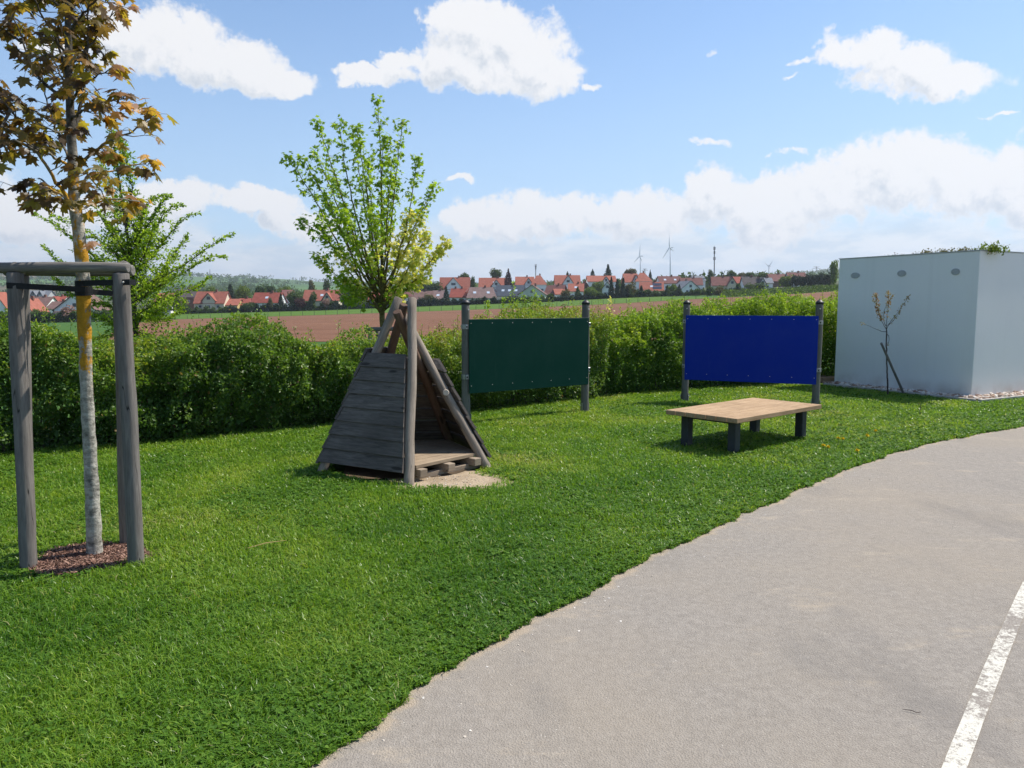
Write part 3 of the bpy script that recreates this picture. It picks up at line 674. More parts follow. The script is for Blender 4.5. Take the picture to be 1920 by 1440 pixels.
def wall(i, j, z0, z1, nb, label=None):
    a, b = on(i, z0), on(j, z0); ctr = (on(i, z0) + on(j, z0) + on(i, z1) + on(j, z1)) / 4
    ex = (b - a).normalized(); up = ((on(i, z1) + on(j, z1)) / 2 - (a + b) / 2).normalized(); nrm_ = ex.cross(up).normalized()
    if nrm_.dot(ctr - Vector((TC.x, TC.y, .4))) < 0: nrm_ = -nrm_
    ez = nrm_.cross(ex) if nrm_.cross(ex).z > 0 else ex.cross(nrm_); ey = ez.cross(ex)
    MW = Matrix((( ex.x, ey.x, ez.x, ctr.x), (ex.y, ey.y, ez.y, ctr.y), (ex.z, ey.z, ez.z, ctr.z), (0, 0, 0, 1))); inv = MW.inverted()
    mb = MB(); th = .024; rr = random.Random(i * 9 + 1)
    for k in range(nb):
        za = z0 + (z1 - z0) * k / nb + (-.008 if i == 0 else .004); zb = z0 + (z1 - z0) * (k + 1) / nb - (.0015 if i == 0 else .004)
        c = []
        for (zz, dn) in ((za, .0 + .016), (zb, .004)):
            l_, r_ = on(i, zz), on(j, zz); e0 = .045 + rr.uniform(-.006, .006); e1 = (.045 if i else .045) + rr.uniform(-.006, .006)
            if i == 0: e0 = -.03
            if j == 0: e1 = -.05
            l_ = l_ - (r_ - l_).normalized() * e0; r_ = r_ + (r_ - on(i, zz)).normalized() * e1
            for q in (l_, r_):
                qq = inv @ q; y0 = 0.; c.append((qq, dn))
        s_ = 1 if (inv.to_3x3() @ nrm_).y > 0 else -1; off = .046 if i != 0 and j != 0 else .03
        outer = [Vector((q.x, q.y + s_ * (off + dn + th), q.z)) for q, dn in c]; inner = [Vector((q.x, q.y + s_ * (off + dn), q.z)) for q, dn in c]
        V = outer + inner; fs = [(0,1,3,2),(4,6,7,5),(0,4,5,1),(2,3,7,6),(0,2,6,4),(1,5,7,3)]
        mb.add(V, fs if s_ < 0 else [f[::-1] for f in fs])
    o = put('plank_wall', mb.build('plank_wall', m_board), g, MW, label=label)
    sc = MB()
    return o
wall(0, 1, .10, 1.12, 8); wall(1, 2, .07, 1.16, 8); wall(2, 3, .07, 1.05, 7); wall(3, 4, .08, 1.04, 7)
def clip(poly, p, nn_):
    out = []
    for i in range(len(poly)):
        a, b = poly[i-1], poly[i]; da, db = (a - p).dot(nn_), (b - p).dot(nn_)
        if (da >= 0) != (db >= 0): out.append(a.lerp(b, da / (da - db)))
        if db >= 0: out.append(b)
    return out
ex = (PL[4][0] - PL[0][0]); ex.z = 0; L_e = ex.length; ex.normalize(); ey = Vector((-ex.y, ex.x, 0))
pent = [on(k, .15) for k in range(5)]; pent = [Vector((p.x, p.y, .15)) for p in pent]; pent = [TC + (p - TC) * .99 for p in pent]
pent[0] = pent[0] + (pent[4] - pent[0]).normalized() * .08
MW = Matrix(((ex.x, ey.x, 0, TC.x), (ex.y, ey.y, 0, TC.y), (0, 0, 1, .13), (0, 0, 0, 1))); inv = MW.inverted()
loc_ = [inv @ p for p in pent]; loc_ = [Vector((p.x, p.y, 0)) for p in loc_]; ymin = min(p.y for p in loc_) - .03; ymax = max(p.y for p in loc_)
if sum(loc_[i-1].x * loc_[i].y - loc_[i].x * loc_[i-1].y for i in range(5)) < 0: loc_ = loc_[::-1]
mb = MB(); y = ymin
while y < ymax:
    q = clip(clip(loc_, Vector((0, y + .003, 0)), Vector((0, 1, 0))), Vector((0, y + .112, 0)), Vector((0, -1, 0)))
    if len(q) > 2: k = len(q); mb.add([(p.x, p.y, .028) for p in q] + [(p.x, p.y, 0) for p in q], [list(range(k)), list(range(k, 2*k))[::-1]] + [[i, k + i, k + (i+1) % k, (i+1) % k][::-1] for i in range(k)][::1])
    y += .115
put('deck', mb.build('deck', m_deck), g, MW)
for xx in (-.36, -.02, .32):
    mb = MB(); mb.box((xx, ymin + .62, -.04), (.085, 1.3, .07), bev=.004); put('joist', mb.build('joist', m_joist), g, MW)
mb = MB(); mb.box((0.0, ymin + .09, -.095), (.9, .07, .06), bev=.004); put('bearer', mb.build('bearer', m_joist), g, MW)

# ------------------------------------------------------------------ boards on posts
def board(bl, br, zb, zt_, m, label, colour_name, ztop, ground_px, swing):
    """bl, br: ground points under the panel's lower corners"""
    g = thing('play_board', (bl + br) / 2, label, 'play board', 'coloured boards between two round posts')
    ex = (br - bl).normalized(); nb = Vector((-ex.y, ex.x, 0)); w = (br - bl).length; mid = (bl + br) / 2
    MW = Matrix(((ex.x, nb.x, 0, mid.x), (ex.y, nb.y, 0, mid.y), (0, 0, 1, 0), (0, 0, 0, 1)))
    mb = MB(); mb.box((0, 0, (zb + zt_) / 2), (w, .013, zt_ - zb), bev=.002); pn = put('panel', mb.build('panel', m), g, MW)
    for zz in (zt_ - .055, zb + .10):
        for k in range(7):
            x = (-.5 + .015 + .97 * k / 6) * w
            mb = MB(); mb.tube([(x, -.0062, zz), (x, -.0095, zz)], [.0065, .0045], 8); put('screw', mb.build('screw', m_screw), pn, MW)
    for s in (-1, 1):
        x = s * (w / 2 + .003); pb = MW @ Vector((x, .075, -.3)); pt = MW @ Vector((x, .075, ztop - .035))
        P = pole('post', pb, pt, .058, .055, m_post2, g, seed=int(w * 100) + s, wob=.003)
        mb = MB(); mb.tube([(x, .075, ztop - .045), (x, .075, ztop - .02), (x, .075, ztop - .012), (x, .075, ztop + .012), (x, .075, ztop + .022)], [.061, .062, .056, .03, .004], 16)
        put('post_cap', mb.build('post_cap', m_cap, True), P, MW)
        mb = MB(); mb.tube([(x + .012, .022, ztop - .115), (x + .012, .0155, ztop - .115)], [.011, .009], 10); put('plug', mb.build('plug', m_screw), P, MW)
        for zz in (zt_ - .10, zb + .22):
            mb = MB(); mb.box((x + s * .005, .034, zz), (.075, .055, .062), bev=.004); mb.box((x - s * .035, .0105, zz), (.09, .006, .062)); mb.tube([(x, .075, zz - .031), (x, .075, zz + .031)], [.0625, .0625], 16)
            cl = put('clamp', mb.build('clamp', m_steel), g, MW)
            mb = MB(); mb.tube([(x + s * .024, .0055, zz), (x + s * .024, -.006, zz)], [.011, .009], 8); put('bolt', mb.build('bolt', m_black), cl, MW)
        mb = MB(); mb.box((x - s * .0625, .075, .0), (.006, .05, .30)); mb.box((x + s * .0625, .075, .0), (.006, .05, .30)); mb.tube([(x - .085, .075, .11), (x + .085, .075, .11)], .006, 8)
        put('post_shoe', mb.build('post_shoe', m_steel), g, MW)
    return g, MW
def gnd(px, Y): p = at(px, 600, Y); p.z = 0; return p
board(gnd(879, 10.15), gnd(1104, 11.35), .43, 1.415, m_green, 'dark green board on two capped posts, right of the pyramid tent', 'green', 1.655, None, 1)
gb, MWb = board(gnd(1286, 12.55), gnd(1535, 11.75), .385, 1.435, m_blue, 'royal blue board on two capped posts, behind the low wooden table', 'blue', 1.66, None, 1)

# ------------------------------------------------------------------ low table
zt0 = .42
cL, cF, cR, cB = gp(1251, 768, zt0), gp(1380, 786, zt0), gp(1540, 759, zt0), gp(1413, 745, zt0)
ex = ((cR - cF).normalized() + (cB - cL).normalized()).normalized(); ey = Vector((-ex.y, ex.x, 0)); ctr = (cL + cF + cR + cB) / 4
Lx = ((cR - cF).length + (cB - cL).length) / 2; Wy = (abs((cL - cF).dot(ey)) + abs((cB - cR).dot(ey))) / 2
g = thing('low_table', (ctr.x, ctr.y, 0), 'low wide table of pale planks on dark square legs, standing in the grass', 'table')
MW = Matrix(((ex.x, ey.x, 0, ctr.x), (ex.y, ey.y, 0, ctr.y), (0, 0, 1, 0), (0, 0, 0, 1))); pw = Wy / 7
mb = MB()
for k in range(7):
    mb.box((0, -Wy / 2 + pw * (k + .5), zt0 - .025), (Lx, pw - .009, .05), bev=.004)
put('table_top', mb.build('table_top', m_table), g, MW)
for s in (-1, 1):
    mb = MB(); mb.box((s * (Lx / 2 - .19), 0, zt0 - .071), (.07, Wy - .22, .04), bev=.003); put('cross_bar', mb.build('cross_bar', m_leg), g, MW)
for sx in (-1, 1):
    for sy in (-1, 1):
        mb = MB(); mb.box((sx * (Lx / 2 - .19), sy * (Wy / 2 - .16), (zt0 - .0515) / 2 - .05), (.098, .098, zt0 - .0515 + .1), bev=.007)
        put('leg', mb.build('leg', m_leg), g, MW)

# ------------------------------------------------------------------ stake frame around the bronze maple
Q1, Q2 = gp(54, 1071), gp(256, 1063); Q3 = gp(239, 1024); Q4 = Q1 + (Q3 - Q2)
g = thing('post_frame', (Q1 + Q2 + Q3 + Q4) / 4, 'large grey round-post frame around the trunk of the bronze-leaved maple', 'tree support')
zt1 = 1.79
T1, T2 = at(28, 512, 4.60), at(227, 512, 4.63); T3 = at(224, 520, Q3.y + .0); T4 = T1 + (T3 - T2)
tt = []
for i, (b, t) in enumerate(((Q1, T1), (Q2, T2), (Q3, T3), (Q4, T4))):
    t = Vector((t.x, t.y, zt1)); tt.append(t); pole('post', b + (b - t) * .1, t, .047, .045, m_post, g, seed=40 + i, n=20)
up = Vector((0, 0, .031))
fe = (tt[1] - tt[0]).normalized(); sd = (tt[2] - tt[1]).normalized()
pole('rail', tt[0] - fe * .35 + up, tt[1] + fe * .045 + up, .032, .031, m_beam, g, seed=51, n=20)
pole('rail', tt[3] - fe * .1 + up, tt[2] + fe * .09 + up, .036, .036, m_beam, g, seed=52, n=20)
pole('rail', tt[1] + fe * .02 + sd * .045 + up * 1.05, tt[2] + fe * .02 - sd * .04 + up, .042, .036, m_beam, g, seed=53, n=20)
pole('rail', tt[0] + sd * .045 + up, tt[3] - sd * .04 + up, .036, .036, m_beam, g, seed=54, n=20)

# ------------------------------------------------------------------ trees
class Tree:
    def __init__(s, seed): s.r = random.Random(seed); s.mb = MB(); s.P = []; s.T = []; s.N = []; s.S = []; s.C = []; s.tw = MB()
    def limb(s, pts, r0, r1, n=8, sub=3, jitter=.02):
        # smooth and roughen
        P = np.array([tuple(p) for p in pts]); P = smooth_poly(P, 2) if len(P) > 2 else P
        P = resample(P, max(.04, np.linalg.norm(P[0] - P[-1]) / 24)) if len(P) > 1 else P
        P = np.vstack([P, [tuple(pts[-1])]]); m = len(P)
        for i in range(1, m - 1): P[i] += [s.r.gauss(0, jitter * .12) for _ in range(3)]
        s.mb.tube([Vector(p) for p in P], [r0 + (r1 - r0) * (i / (m - 1)) ** .8 for i in range(m)], n)
        return [Vector(p) for p in P]
    def leaf(s, p, t, n, size, c): s.P.append(tuple(p)); s.T.append(tuple(t)); s.N.append(tuple(n)); s.S.append(size); s.C.append(c)
    def rv(s, k=1.): return Vector((s.r.gauss(0, k), s.r.gauss(0, k), s.r.gauss(0, k)))
    def done(s, name, shape, m_leaf, m_bark, base, label, cat, crown='crown', group=None, stem='trunk'):
        g = thing(name, base, label, cat, group)
        wput(stem, s.mb.build(stem, m_bark, True), g)
        if s.P: wput(crown, scatter(np.array(s.P), np.array(s.T), np.array(s.N), np.array(s.S), shape, np.clip(np.array(s.C), 0, 1), crown, m_leaf), g)
        return g
# --- bronze maple, close by
t = Tree(5); Y0 = TP.y
tr = [(179,1062,0),(178,1045,0),(172,900,0),(164,760,.0),(159,640,0),(157,560,0),(155,500,.0),(147,430,0),(139,375,0),(137,300,0),(132,220,0),(129,120,0),(127,20,0),(126,-90,0),(124,-220,0),(124,-380,0)]
tp = [at(a, b, Y0 + dy) for a, b, dy in tr]; tp[0] = TP + Vector((0, 0, -.06)); tp[1] = TP.copy()
rads = [.052,.047,.040,.037,.036,.042,.037,.036,.034,.029,.024,.021,.017,.014,.010,.006]
P = np.array([[*p, r] for p, r in zip(tp, rads)]); P = smooth_poly(P, 2); P = resample(P, .05)
kn = [t.r.random() for _ in P]
t.mb.tube([Vector(p[:3]) + t.rv(.0012) for p in P], [p[3] * (1 + .035 * math.sin(i * 1.3) + .04 * (kn[i] > .9)) for i, p in enumerate(P)], 16)
BRS = [[(139,395,0),(112,350,-.1),(70,285,-.25),(20,205,-.3),(-40,130,-.35)],
 [(131,185,0),(95,168,.1),(62,135,.2),(45,80,.25),(18,10,.3)], [(137,335,0),(160,295,-.1),(198,268,-.2),(240,250,-.3),(280,222,-.35)],
 [(143,395,0),(165,386,.1),(205,372,.1),(262,378,.15)], [(133,225,0),(160,203,-.2),(198,192,-.3),(232,182,-.35)],
 [(130,130,0),(158,95,.1),(192,62,.2),(212,20,.2)], [(128,62,0),(158,20,-.2),(195,-15,-.3),(240,-40,-.3)],
 [(129,110,0),(98,62,-.2),(70,20,-.3),(52,-40,-.35)], [(136,305,0),(112,262,.2),(92,205,.3),(78,140,.35)],
 [(141,392,0),(112,362,.1),(70,345,.2),(40,352,.3)], [(135,262,0),(152,200,.1),(163,130,.1),(165,40,.1),(160,-60,.1)],
 [(139,350,0),(175,328,.2),(222,318,.3),(275,305,.35)], [(136,312,0),(92,292,-.2),(42,262,-.3),(-20,222,-.4)],
 [(142,398,0),(120,385,-.2),(108,375,-.25)], [(134,240,0),(100,228,.3),(55,205,.4),(5,175,.45)], [(130,150,0),(108,90,.1),(112,20,.2),(105,-60,.2)],
 [(128,30,0),(90,-10,.1),(40,-50,.2)], [(138,330,0),(158,320,-.3),(182,345,-.35),(196,372,-.4)], [(127,0,0),(165,-40,.3),(200,-90,.3)],[(70,285,-.25),(30,260,-.3),(-20,275,-.4),(-60,290,-.4)],
 [(126,-90,0),(90,-160,.2),(50,-240,.3)],[(126,-120,0),(170,-190,-.2),(210,-260,-.2)],[(125,-200,0),(150,-280,.2),(180,-360,.3)],[(127,60,0),(150,30,.2),(175,60,.3),(185,90,.3)],[(128,90,0),(105,110,-.2),(88,100,-.3),(70,110,-.3)],[(131,200,0),(150,160,-.3),(185,140,-.4),(205,130,-.4)],[(130,160,0),(110,140,.3),(100,100,.4),(95,60,.4)],[(133,240,0),(115,250,-.3),(95,245,-.4),(70,230,-.4)],[(127,30,0),(150,-10,.1),(180,0,.2),(215,5,.3)],[(45,80,.25),(10,60,.3),(-30,20,.4)],[(20,205,-.3),(0,240,-.4),(-10,300,-.5)]]
def maple_spray(t, tip, d, nl, size, spread, col, droop=.75):
    for _ in range(nl):
        a = (d * .6 + t.rv(.75)).normalized(); pet = spread * t.r.uniform(.35, 1); p = tip + a * pet * .9
        t.tw.tube([tip, tip + a * pet * .5 + Vector((0, 0, .004)), p], .0011, 3, False)
        ld = (Vector((a.x, a.y, a.z * .3)).normalized() * t.r.uniform(.5, 1.) + Vector((0, 0, -droop * t.r.uniform(.5, 1.3)))).normalized()
        nn_ = (Vector((0, 0, 1)) * .8 + a * .5 + t.rv(.35)); t.leaf(p, ld, nn_, size * t.r.uniform(.6, 1.2), col + t.r.gauss(0, .2))
for bi, br in enumerate(BRS):
    pts = [at(a, b, Y0 + dy * 1.1) for a, b, dy in br]; r0 = .013 if len(br) > 4 else .010
    L = t.limb(pts, r0, .003, 7, jitter=.03); m = len(L)
    for i in range(int(m * .28), m):
        if t.r.random() < .60 or i == m - 1:
            d = (L[min(i+1, m-1)] - L[i-1]).normalized(); side_ = (d.cross(Vector((0, 0, 1))).normalized() * t.r.choice((-1, 1)) + d * .5 + t.rv(.35)).normalized()
            ln = t.r.uniform(.03, .17) * (1 - .3 * i / m); tip = L[i] + side_ * ln + Vector((0, 0, .01))
            if i == m - 1: tip = L[i]
            else: t.mb.tube([L[i], L[i] + side_ * ln * .5 + t.rv(.006), tip], [.0035, .0025, .0018], 5)
            u = (ray(0, 0)).x; pxs_ = 960 + tip.x / tip.y * FE
            col = .42 + .22 * (pxs_ - 120) / 120 + .1 * t.r.gauss(0, 1); maple_spray(t, tip, side_ if i < m - 1 else d, t.r.randint(4, 5), .069, .075, min(.78, max(.1, col - .01)))
maple_spray(t, at(172, 452, Y0), Vector((.8, -.3, .2)), 2, .075, .03, .85)
g_m = t.done('bronze_maple', MAPLE, m_maple, m_lichen, TP, 'slender maple with bronze leaves and orange lichen on its trunk, inside the grey post frame', 'tree')
wput('leaf_stalk', t.tw.build('leaf_stalk', m_twig), g_m)

# rubber tie holding its trunk
def ribbon(mb, pts, h, th=.004):
    V = []
    for i, p in enumerate(pts):
        d = (pts[min(i+1, len(pts)-1)] - pts[max(i-1, 0)]); nrm_ = Vector((-d.y, d.x, 0)).normalized() * th / 2
        for z in (-h / 2, h / 2):
            for s in (-1, 1): V.append(p + nrm_ * s + Vector((0, 0, z)))
    F = []
    for i in range(len(pts) - 1):
        a, b = i * 4, i * 4 + 4; F += [(a, b, b+2, a+2), (a+1, a+3, b+3, b+1), (a+2, b+2, b+3, a+3), (a, a+1, b+1, b)]
    F += [(0, 2, 3, 1), (4*len(pts)-4, 4*len(pts)-3, 4*len(pts)-1, 4*len(pts)-2)]; mb.add(V, F)
zs = at(157, 538, Y0).z; tc_ = at(157, 540, Y0); g = thing('tree_tie', tc_, 'black rubber straps tying the maple trunk to the posts of its frame', 'tree tie')
f1 = on_p = lambda a, b, z: a.lerp(b, z / b.z)
A1 = f1(Q1, tt[0], zs); A2 = f1(Q2, tt[1], zs + .03); A3 = f1(Q3, tt[2], zs - .03); fr = Vector((0, -1, 0)); 
mb = MB(); za = at(12, 535, A1.y - .055); zb_ = at(160, 543, Y0 - .05); ribbon(mb, [Vector((za.x - .0, A1.y + .03, za.z)), za + Vector((.0, 0, 0)), za.lerp(zb_, .5), zb_], .034); wput('strap', mb.build('strap', m_black), g)
mb = MB(); za = at(156, 531, Y0 - .052); zb_ = at(243, 529, A2.y - .056); ribbon(mb, [za, za.lerp(zb_, .5), zb_, zb_ + Vector((.012, .05, 0))], .034); wput('strap', mb.build('strap', m_black), g)
mb = MB(); za = at(166, 547, Y0 + .03); zb_ = at(222, 551, A3.y - .05); ribbon(mb, [za, za.lerp(zb_, .5), zb_], .034); wput('strap', mb.build('strap', m_black), g)
mb = MB(); 
for zz, h in ((531, .034), (543, .034), (549, .03)):
    c_ = at(157, zz, Y0); ring = [c_ + Vector((math.cos(a) * .048, math.sin(a) * .048, .004 * math.sin(a))) for a in [2 * math.pi * k / 20 for k in range(21)]]; ribbon(mb, ring, h)
wput('loop', mb.build('loop', m_black), g)
mb = MB(); c_ = at(231, 529, A2.y - .058); mb.tube([c_, c_ + Vector((0, -.006, 0))], [.006, .004], 8); wput('nail', mb.build('nail', m_screw), g)

# --- variegated maple behind the tent
t = Tree(23); Ym = 13.2; bz = at(722, 720, Ym); bz.z = zt(bz.x, Ym); fork = at(716, 575, Ym)
t.limb([bz, at(719, 640, Ym), fork], .058, .045, 10, jitter=.02)
tips = [(708,190,0),(754,228,.3),(636,238,-.3),(596,232,.2),(660,250,.5),(540,292,0),(568,298,-.5),(590,282,.6),(782,296,-.2),(814,350,.3),(838,455,-.1),(600,420,.5),(566,415,0),(596,482,-.3),(640,525,-.5),(668,240,-.6),(735,300,-.8),(690,300,.9),(770,400,.9),(800,440,-.6),(825,470,.4),(780,470,-.9),(760,520,.2),(625,330,.9),(640,400,-1.),(700,400,-1.1),(795,520,.3),(690,480,1.),(610,370,-.7),(650,560,-.6),(750,560,-.5),(790,400,.0),(742,345,.4),(720,260,-.2)]
for (a, b, dy) in tips:
    tip = at(a, b, Ym + dy); q0 = fork + Vector((t.r.uniform(-.03, .03), t.r.uniform(-.03, .03), t.r.uniform(-.18, .35))); 
    q0 = Vector((fork.x + (at(712, 500, Ym).x - fork.x) * 0, q0.y, q0.z)); h = tip - q0
    m1 = q0 + h * .33 + Vector((h.x * .06, h.y * .05, -.02 * abs(h.x))) ; m2 = q0 + h * .68 + Vector((h.x * .03, 0, -.02)) + t.rv(.03)
    big_ = h.length / 3.2; L = t.limb([q0, m1, m2, tip], .011 + .016 * big_, .0035, 6, jitter=.05); m = len(L)
    for i in range(int(m * .31), m):
        d = (L[min(i+1, m-1)] - L[i-1]).normalized()
        for _ in range(2 if i < m * .75 else 3):
            sd_ = (t.rv(1.) + d * .8).normalized(); ln = t.r.uniform(.03, .30) * (1 - .65 * i / m); c_ = L[i] + sd_ * ln
            if ln > .1: t.mb.tube([L[i], c_], [.003, .0018], 4, False)
            px_ = 960 + c_.x / c_.y * FE; py_ = 572 - (c_.z - EYE) / c_.y * FE
            yl = max(0, 1 - ((px_ - 805) / 85) ** 2 - ((py_ - 465) / 85) ** 2) * 1.3; yl2 = max(0, 1 - ((px_ - 735) / 80) ** 2 - ((py_ - 520) / 90) ** 2) * .55 + max(0, 1 - ((px_ - 625) / 50) ** 2 - ((py_ - 500) / 40) ** 2) * .6
            base = .36 + .46 * (t.r.random() < yl * 1.3 + yl2); 
            for _k in range(t.r.randint(4, 7)):
                a_ = t.rv(1).normalized(); p = c_ + a_ * t.r.uniform(.02, .085)
                t.leaf(p, (a_ + Vector((0, 0, -.7))).normalized(), Vector((0, 0, 1)) + t.rv(.5), t.r.uniform(.036, .07), base + t.r.gauss(0, .12))
t.done('young_maple', MAPLE, m_mid, m_olive, bz, 'young maple with green and yellow leaves rising behind the pyramid tent', 'tree')
def small_frame(pxa, pya, pxb, Y, zb_, name, label, n=2):
    a, b = at(pxa, pya, Y), at(pxb, pya, Y); g = thing(name, ((a.x + b.x) / 2, Y, zb_), label, 'tree support')
    pole('rail', a - Vector((.09, 0, 0)), b + Vector((.09, 0, 0)), .036, .034, m_beam, g, seed=3)
    for p in (a, b): pole('post', (p.x, Y, zb_ - .1), (p.x, Y, p.z - .035), .04, .038, m_beam, g, seed=5)
    for p in (a, b): pole('post', (p.x, Y + .7, zb_ - .1), (p.x, Y + .7, p.z - .035), .04, .038, m_beam, g, seed=6)
    mb = MB(); z = a.z - .2; ribbon(mb, [Vector((a.x - .05, Y - .045, z)), Vector(((a.x + b.x) / 2, Y + .3, z)), Vector((b.x + .05, Y - .045, z))], .035); wput('strap', mb.build('strap', m_black), g)
small_frame(694, 617, 752, Ym - .45, zt(-2, Ym), 'post_frame', 'small round-post frame behind the hedge at the foot of the green and yellow maple')

# --- feathery hornbeam behind the hedge on the left
t = Tree(31); Yh = 10.6; bz = at(258, 700, Yh); bz.z = zt(bz.x, Yh)
top = at(207, 232, Yh); t.limb([bz, at(256, 640, Yh), at(248, 520, Yh), at(238, 430, Yh), at(222, 330, Yh), top], .05, .006, 10)
hb = [((252,560),(330,520),(390,480),(424,482),.3),((250,545),(345,500),(400,455),(437,438),-.3),((248,520),(310,450),(345,405),(372,400),.4),((246,500),(290,430),(318,385),(345,385),-.4),
 ((245,480),(285,410),(305,375),(320,368),.2),((243,470),(268,400),(285,370),(312,366),.6),((250,555),(170,520),(120,500),(80,462),.2),((248,530),(170,480),(120,430),(60,398),-.2),((245,500),(190,450),(140,420),(100,405),.5),
 ((252,600),(300,600),(335,590),(345,565),.4),((254,620),(290,640),(310,650),(330,640),-.4),((254,615),(200,630),(160,640),(150,628),.3),((250,580),(180,570),(130,550),(100,520),-.5),((238,430),(215,380),(200,340),(190,300),.3),
 ((236,420),(250,360),(240,310),(228,262),-.2),((244,490),(215,440),(185,400),(175,372),-.6),((252,590),(310,560),(370,540),(392,520),-.6),((250,560),(300,520),(330,470),(352,440),.9),((250,560),(210,520),(180,500),(160,470),.9),
 ((252,600),(225,610),(195,600),(170,590),-.9),((252,600),(285,590),(305,575),(320,560),-.9),((248,520),(270,480),(280,450),(290,420),-.9),((248,520),(235,480),(220,450),(205,420),1.),((251,570),(275,545),(300,530),(310,500),1.1),((254,630),(240,650),(225,655),(205,650),-.4),((254,630),(275,655),(295,660),(312,655),.2),((246,500),(255,450),(262,420),(268,395),.1),((222,330),(232,300),(225,270),(215,250),.1)]
def feather(t, L, dens, size, colb):
    m = len(L); fr_ = [abs(math.sin(i * .55 + L[0].x * 9 + L[-1].z * 7)) for i in range(m)]
    for i in range(2, m):
        d = (L[min(i+1, m-1)] - L[i-1]).normalized(); rel = i / m
        for _ in range(dens):
            p0 = L[i] + (L[i-1] - L[i]) * t.r.random(); sd_ = d.cross(Vector((0, 0, 1))) if abs(d.z) < .95 else Vector((1, 0, 0)); sd_ = (sd_.normalized() * t.r.choice((-1, 1)) * .8 + d * .7 + t.rv(.35)).normalized()
            ln = t.r.uniform(.0, .24) * (1 - rel) ** .8 * (.35 + fr_[i]) + .015; e = p0 + sd_ * ln
            if ln > .08: t.mb.tube([p0, e], [.002, .001], 3, False)
            for k in range(int(2 + ln * 26)):
                q = p0.lerp(e, t.r.random() ** .7) + t.rv(.008); ld = (sd_ * .7 + d * .3 + t.rv(.55)); t.leaf(q, ld.normalized(), Vector((0, 0, 1)) + t.rv(.6), t.r.uniform(.026, .046), colb + t.r.gauss(0, .2))
for (*pp, dy) in hb:
    pts = [at(a, b, Yh + dy * .8 * k / 3) for k, (a, b) in enumerate(pp)]; L = t.limb(pts, .014, .002, 6, jitter=.05); feather(t, L, 7, .03, .42)
L = [at(a, b, Yh) for a, b in [(245,600),(243,560),(240,500),(236,450),(230,400),(224,360),(218,310),(212,270),(207,240)]]; feather(t, L, 34, .03, .4)
for _ in range(300):
    d = t.rv(1).normalized() * t.r.random() ** .45; ppx, ppy = 250 + d.x * 92, 520 + d.z * -140; lean = 1 - .25 * max(0, d.z)
    c_ = at(250 + (ppx - 250) * lean, ppy, Yh + d.y * .75); st = Vector((at(250, ppy, Yh).x, Yh, c_.z - abs(c_.x - at(250, ppy, Yh).x) * .7 - .05)); dr = (c_ - st).normalized()
    if t.r.random() < .3: t.mb.tube([st, st.lerp(c_, .6) + t.rv(.02), c_], [.006, .004, .002], 4, False)
    e = c_ + (dr + t.rv(.4)).normalized() * t.r.uniform(.06, .2)
    for k in range(t.r.randint(10, 26)): q = c_.lerp(e, t.r.random()) + t.rv(.035); t.leaf(q, (dr + t.rv(.7)).normalized(), Vector((0, 0, 1)) + t.rv(.6), t.r.uniform(.026, .048), .45 + t.r.gauss(0, .22))
t.done('hornbeam_tree', LEAF, m_horn, m_brown, bz, 'bushy light green tree with feathery shoots behind the hedge, right behind the bronze maple', 'tree')
g = thing('support_stake', at(283, 668, Yh - .4), 'pale round stake end sticking out of the hedge under the feathery green tree', 'tree support')
pole('pole', at(270, 669, Yh - .5), at(290, 661, Yh - .75), .035, .035, m_beam, g, seed=9)
mb = MB(); ribbon(mb, [at(248, 668, Yh - .45), at(275, 671, Yh - .6)], .03); wput('strap', mb.build('strap', m_black), g)
# ------------------------------------------------------------------ white building
n = NT('white_render'); co = n.coord('World'); f = n.noise(co, 140, 4, .75); g_ = n.noise(co, .8, 4); sp = n.sepz = n.n('ShaderNodeSeparateXYZ'); n.l(co, sp.inputs[0])
c = n.ramp(f, [(.25, (.56, .56, .53)), (.42, (.78, .78, .75)), (.7, (.85, .85, .82))]); c = n.mix(n.step(g_, .4, .75, 0, .25), c, (.68, .68, .67))
drt = n.math('MULTIPLY', n.step(sp.outputs[2], .0, .35, 1, 0), n.step(n.noise(co, 3, 4), .3, .75)); c = n.mix(n.math('MULTIPLY', drt, .75), c, (.42, .35, .28)); c = n.mix(n.step(n.noise(n.coord('World', (5, 5, .18)), 1.4, 4, .6), .50, .78, 0, .08), c, (.45, .44, .40))
m_white = n.out(n.bsdf(c, .9, .15, n.bump(f, .8, .004)))
m_cope = plain('coping_metal', (.42, .43, .43), .5, .4, .1, 6, metal=.3)
m_vent = plain('vent_grille', (.5, .52, .53), .55, .3, .1, 8)
_u = ray(1564, 716); bl = (B_C.x * _u.y - B_C.y * _u.x) / (lD.y * _u.x - lD.x * _u.y); HB = 2.5; rl = 8.0
g = thing('white_building', B_C, 'windowless white rendered cube building at the right with three oval vents', 'building')
MW = Matrix(((BR.x, lD.x, 0, B_C.x), (BR.y, lD.y, 0, B_C.y), (0, 0, 1, 0), (0, 0, 0, 1)))
mb = MB(); mb.box((rl / 2, bl / 2, HB / 2 - .1), (rl, bl, HB + .2), bev=.008)
put('wall', mb.build('wall', m_white), g, MW)
mb = MB(); w_ = .10
for (cx, cy, dx, dy) in ((rl/2, w_/2 - .012, rl + .024, w_), (rl/2, bl - w_/2 + .012, rl + .024, w_), (w_/2 - .012, bl/2, w_, bl - 2*w_ + .02), (rl - w_/2 + .012, bl/2, w_, bl - 2*w_ + .02)): mb.box((cx, cy, HB + .0075), (dx, dy, .014))
put('roof_edge', mb.build('roof_edge', m_cope), g, MW)
mb = MB(); mb.box((rl/2, bl/2, HB + .012), (rl - .24, bl - .24, .02)); put('roof', mb.build('roof', m_turf), g, MW)
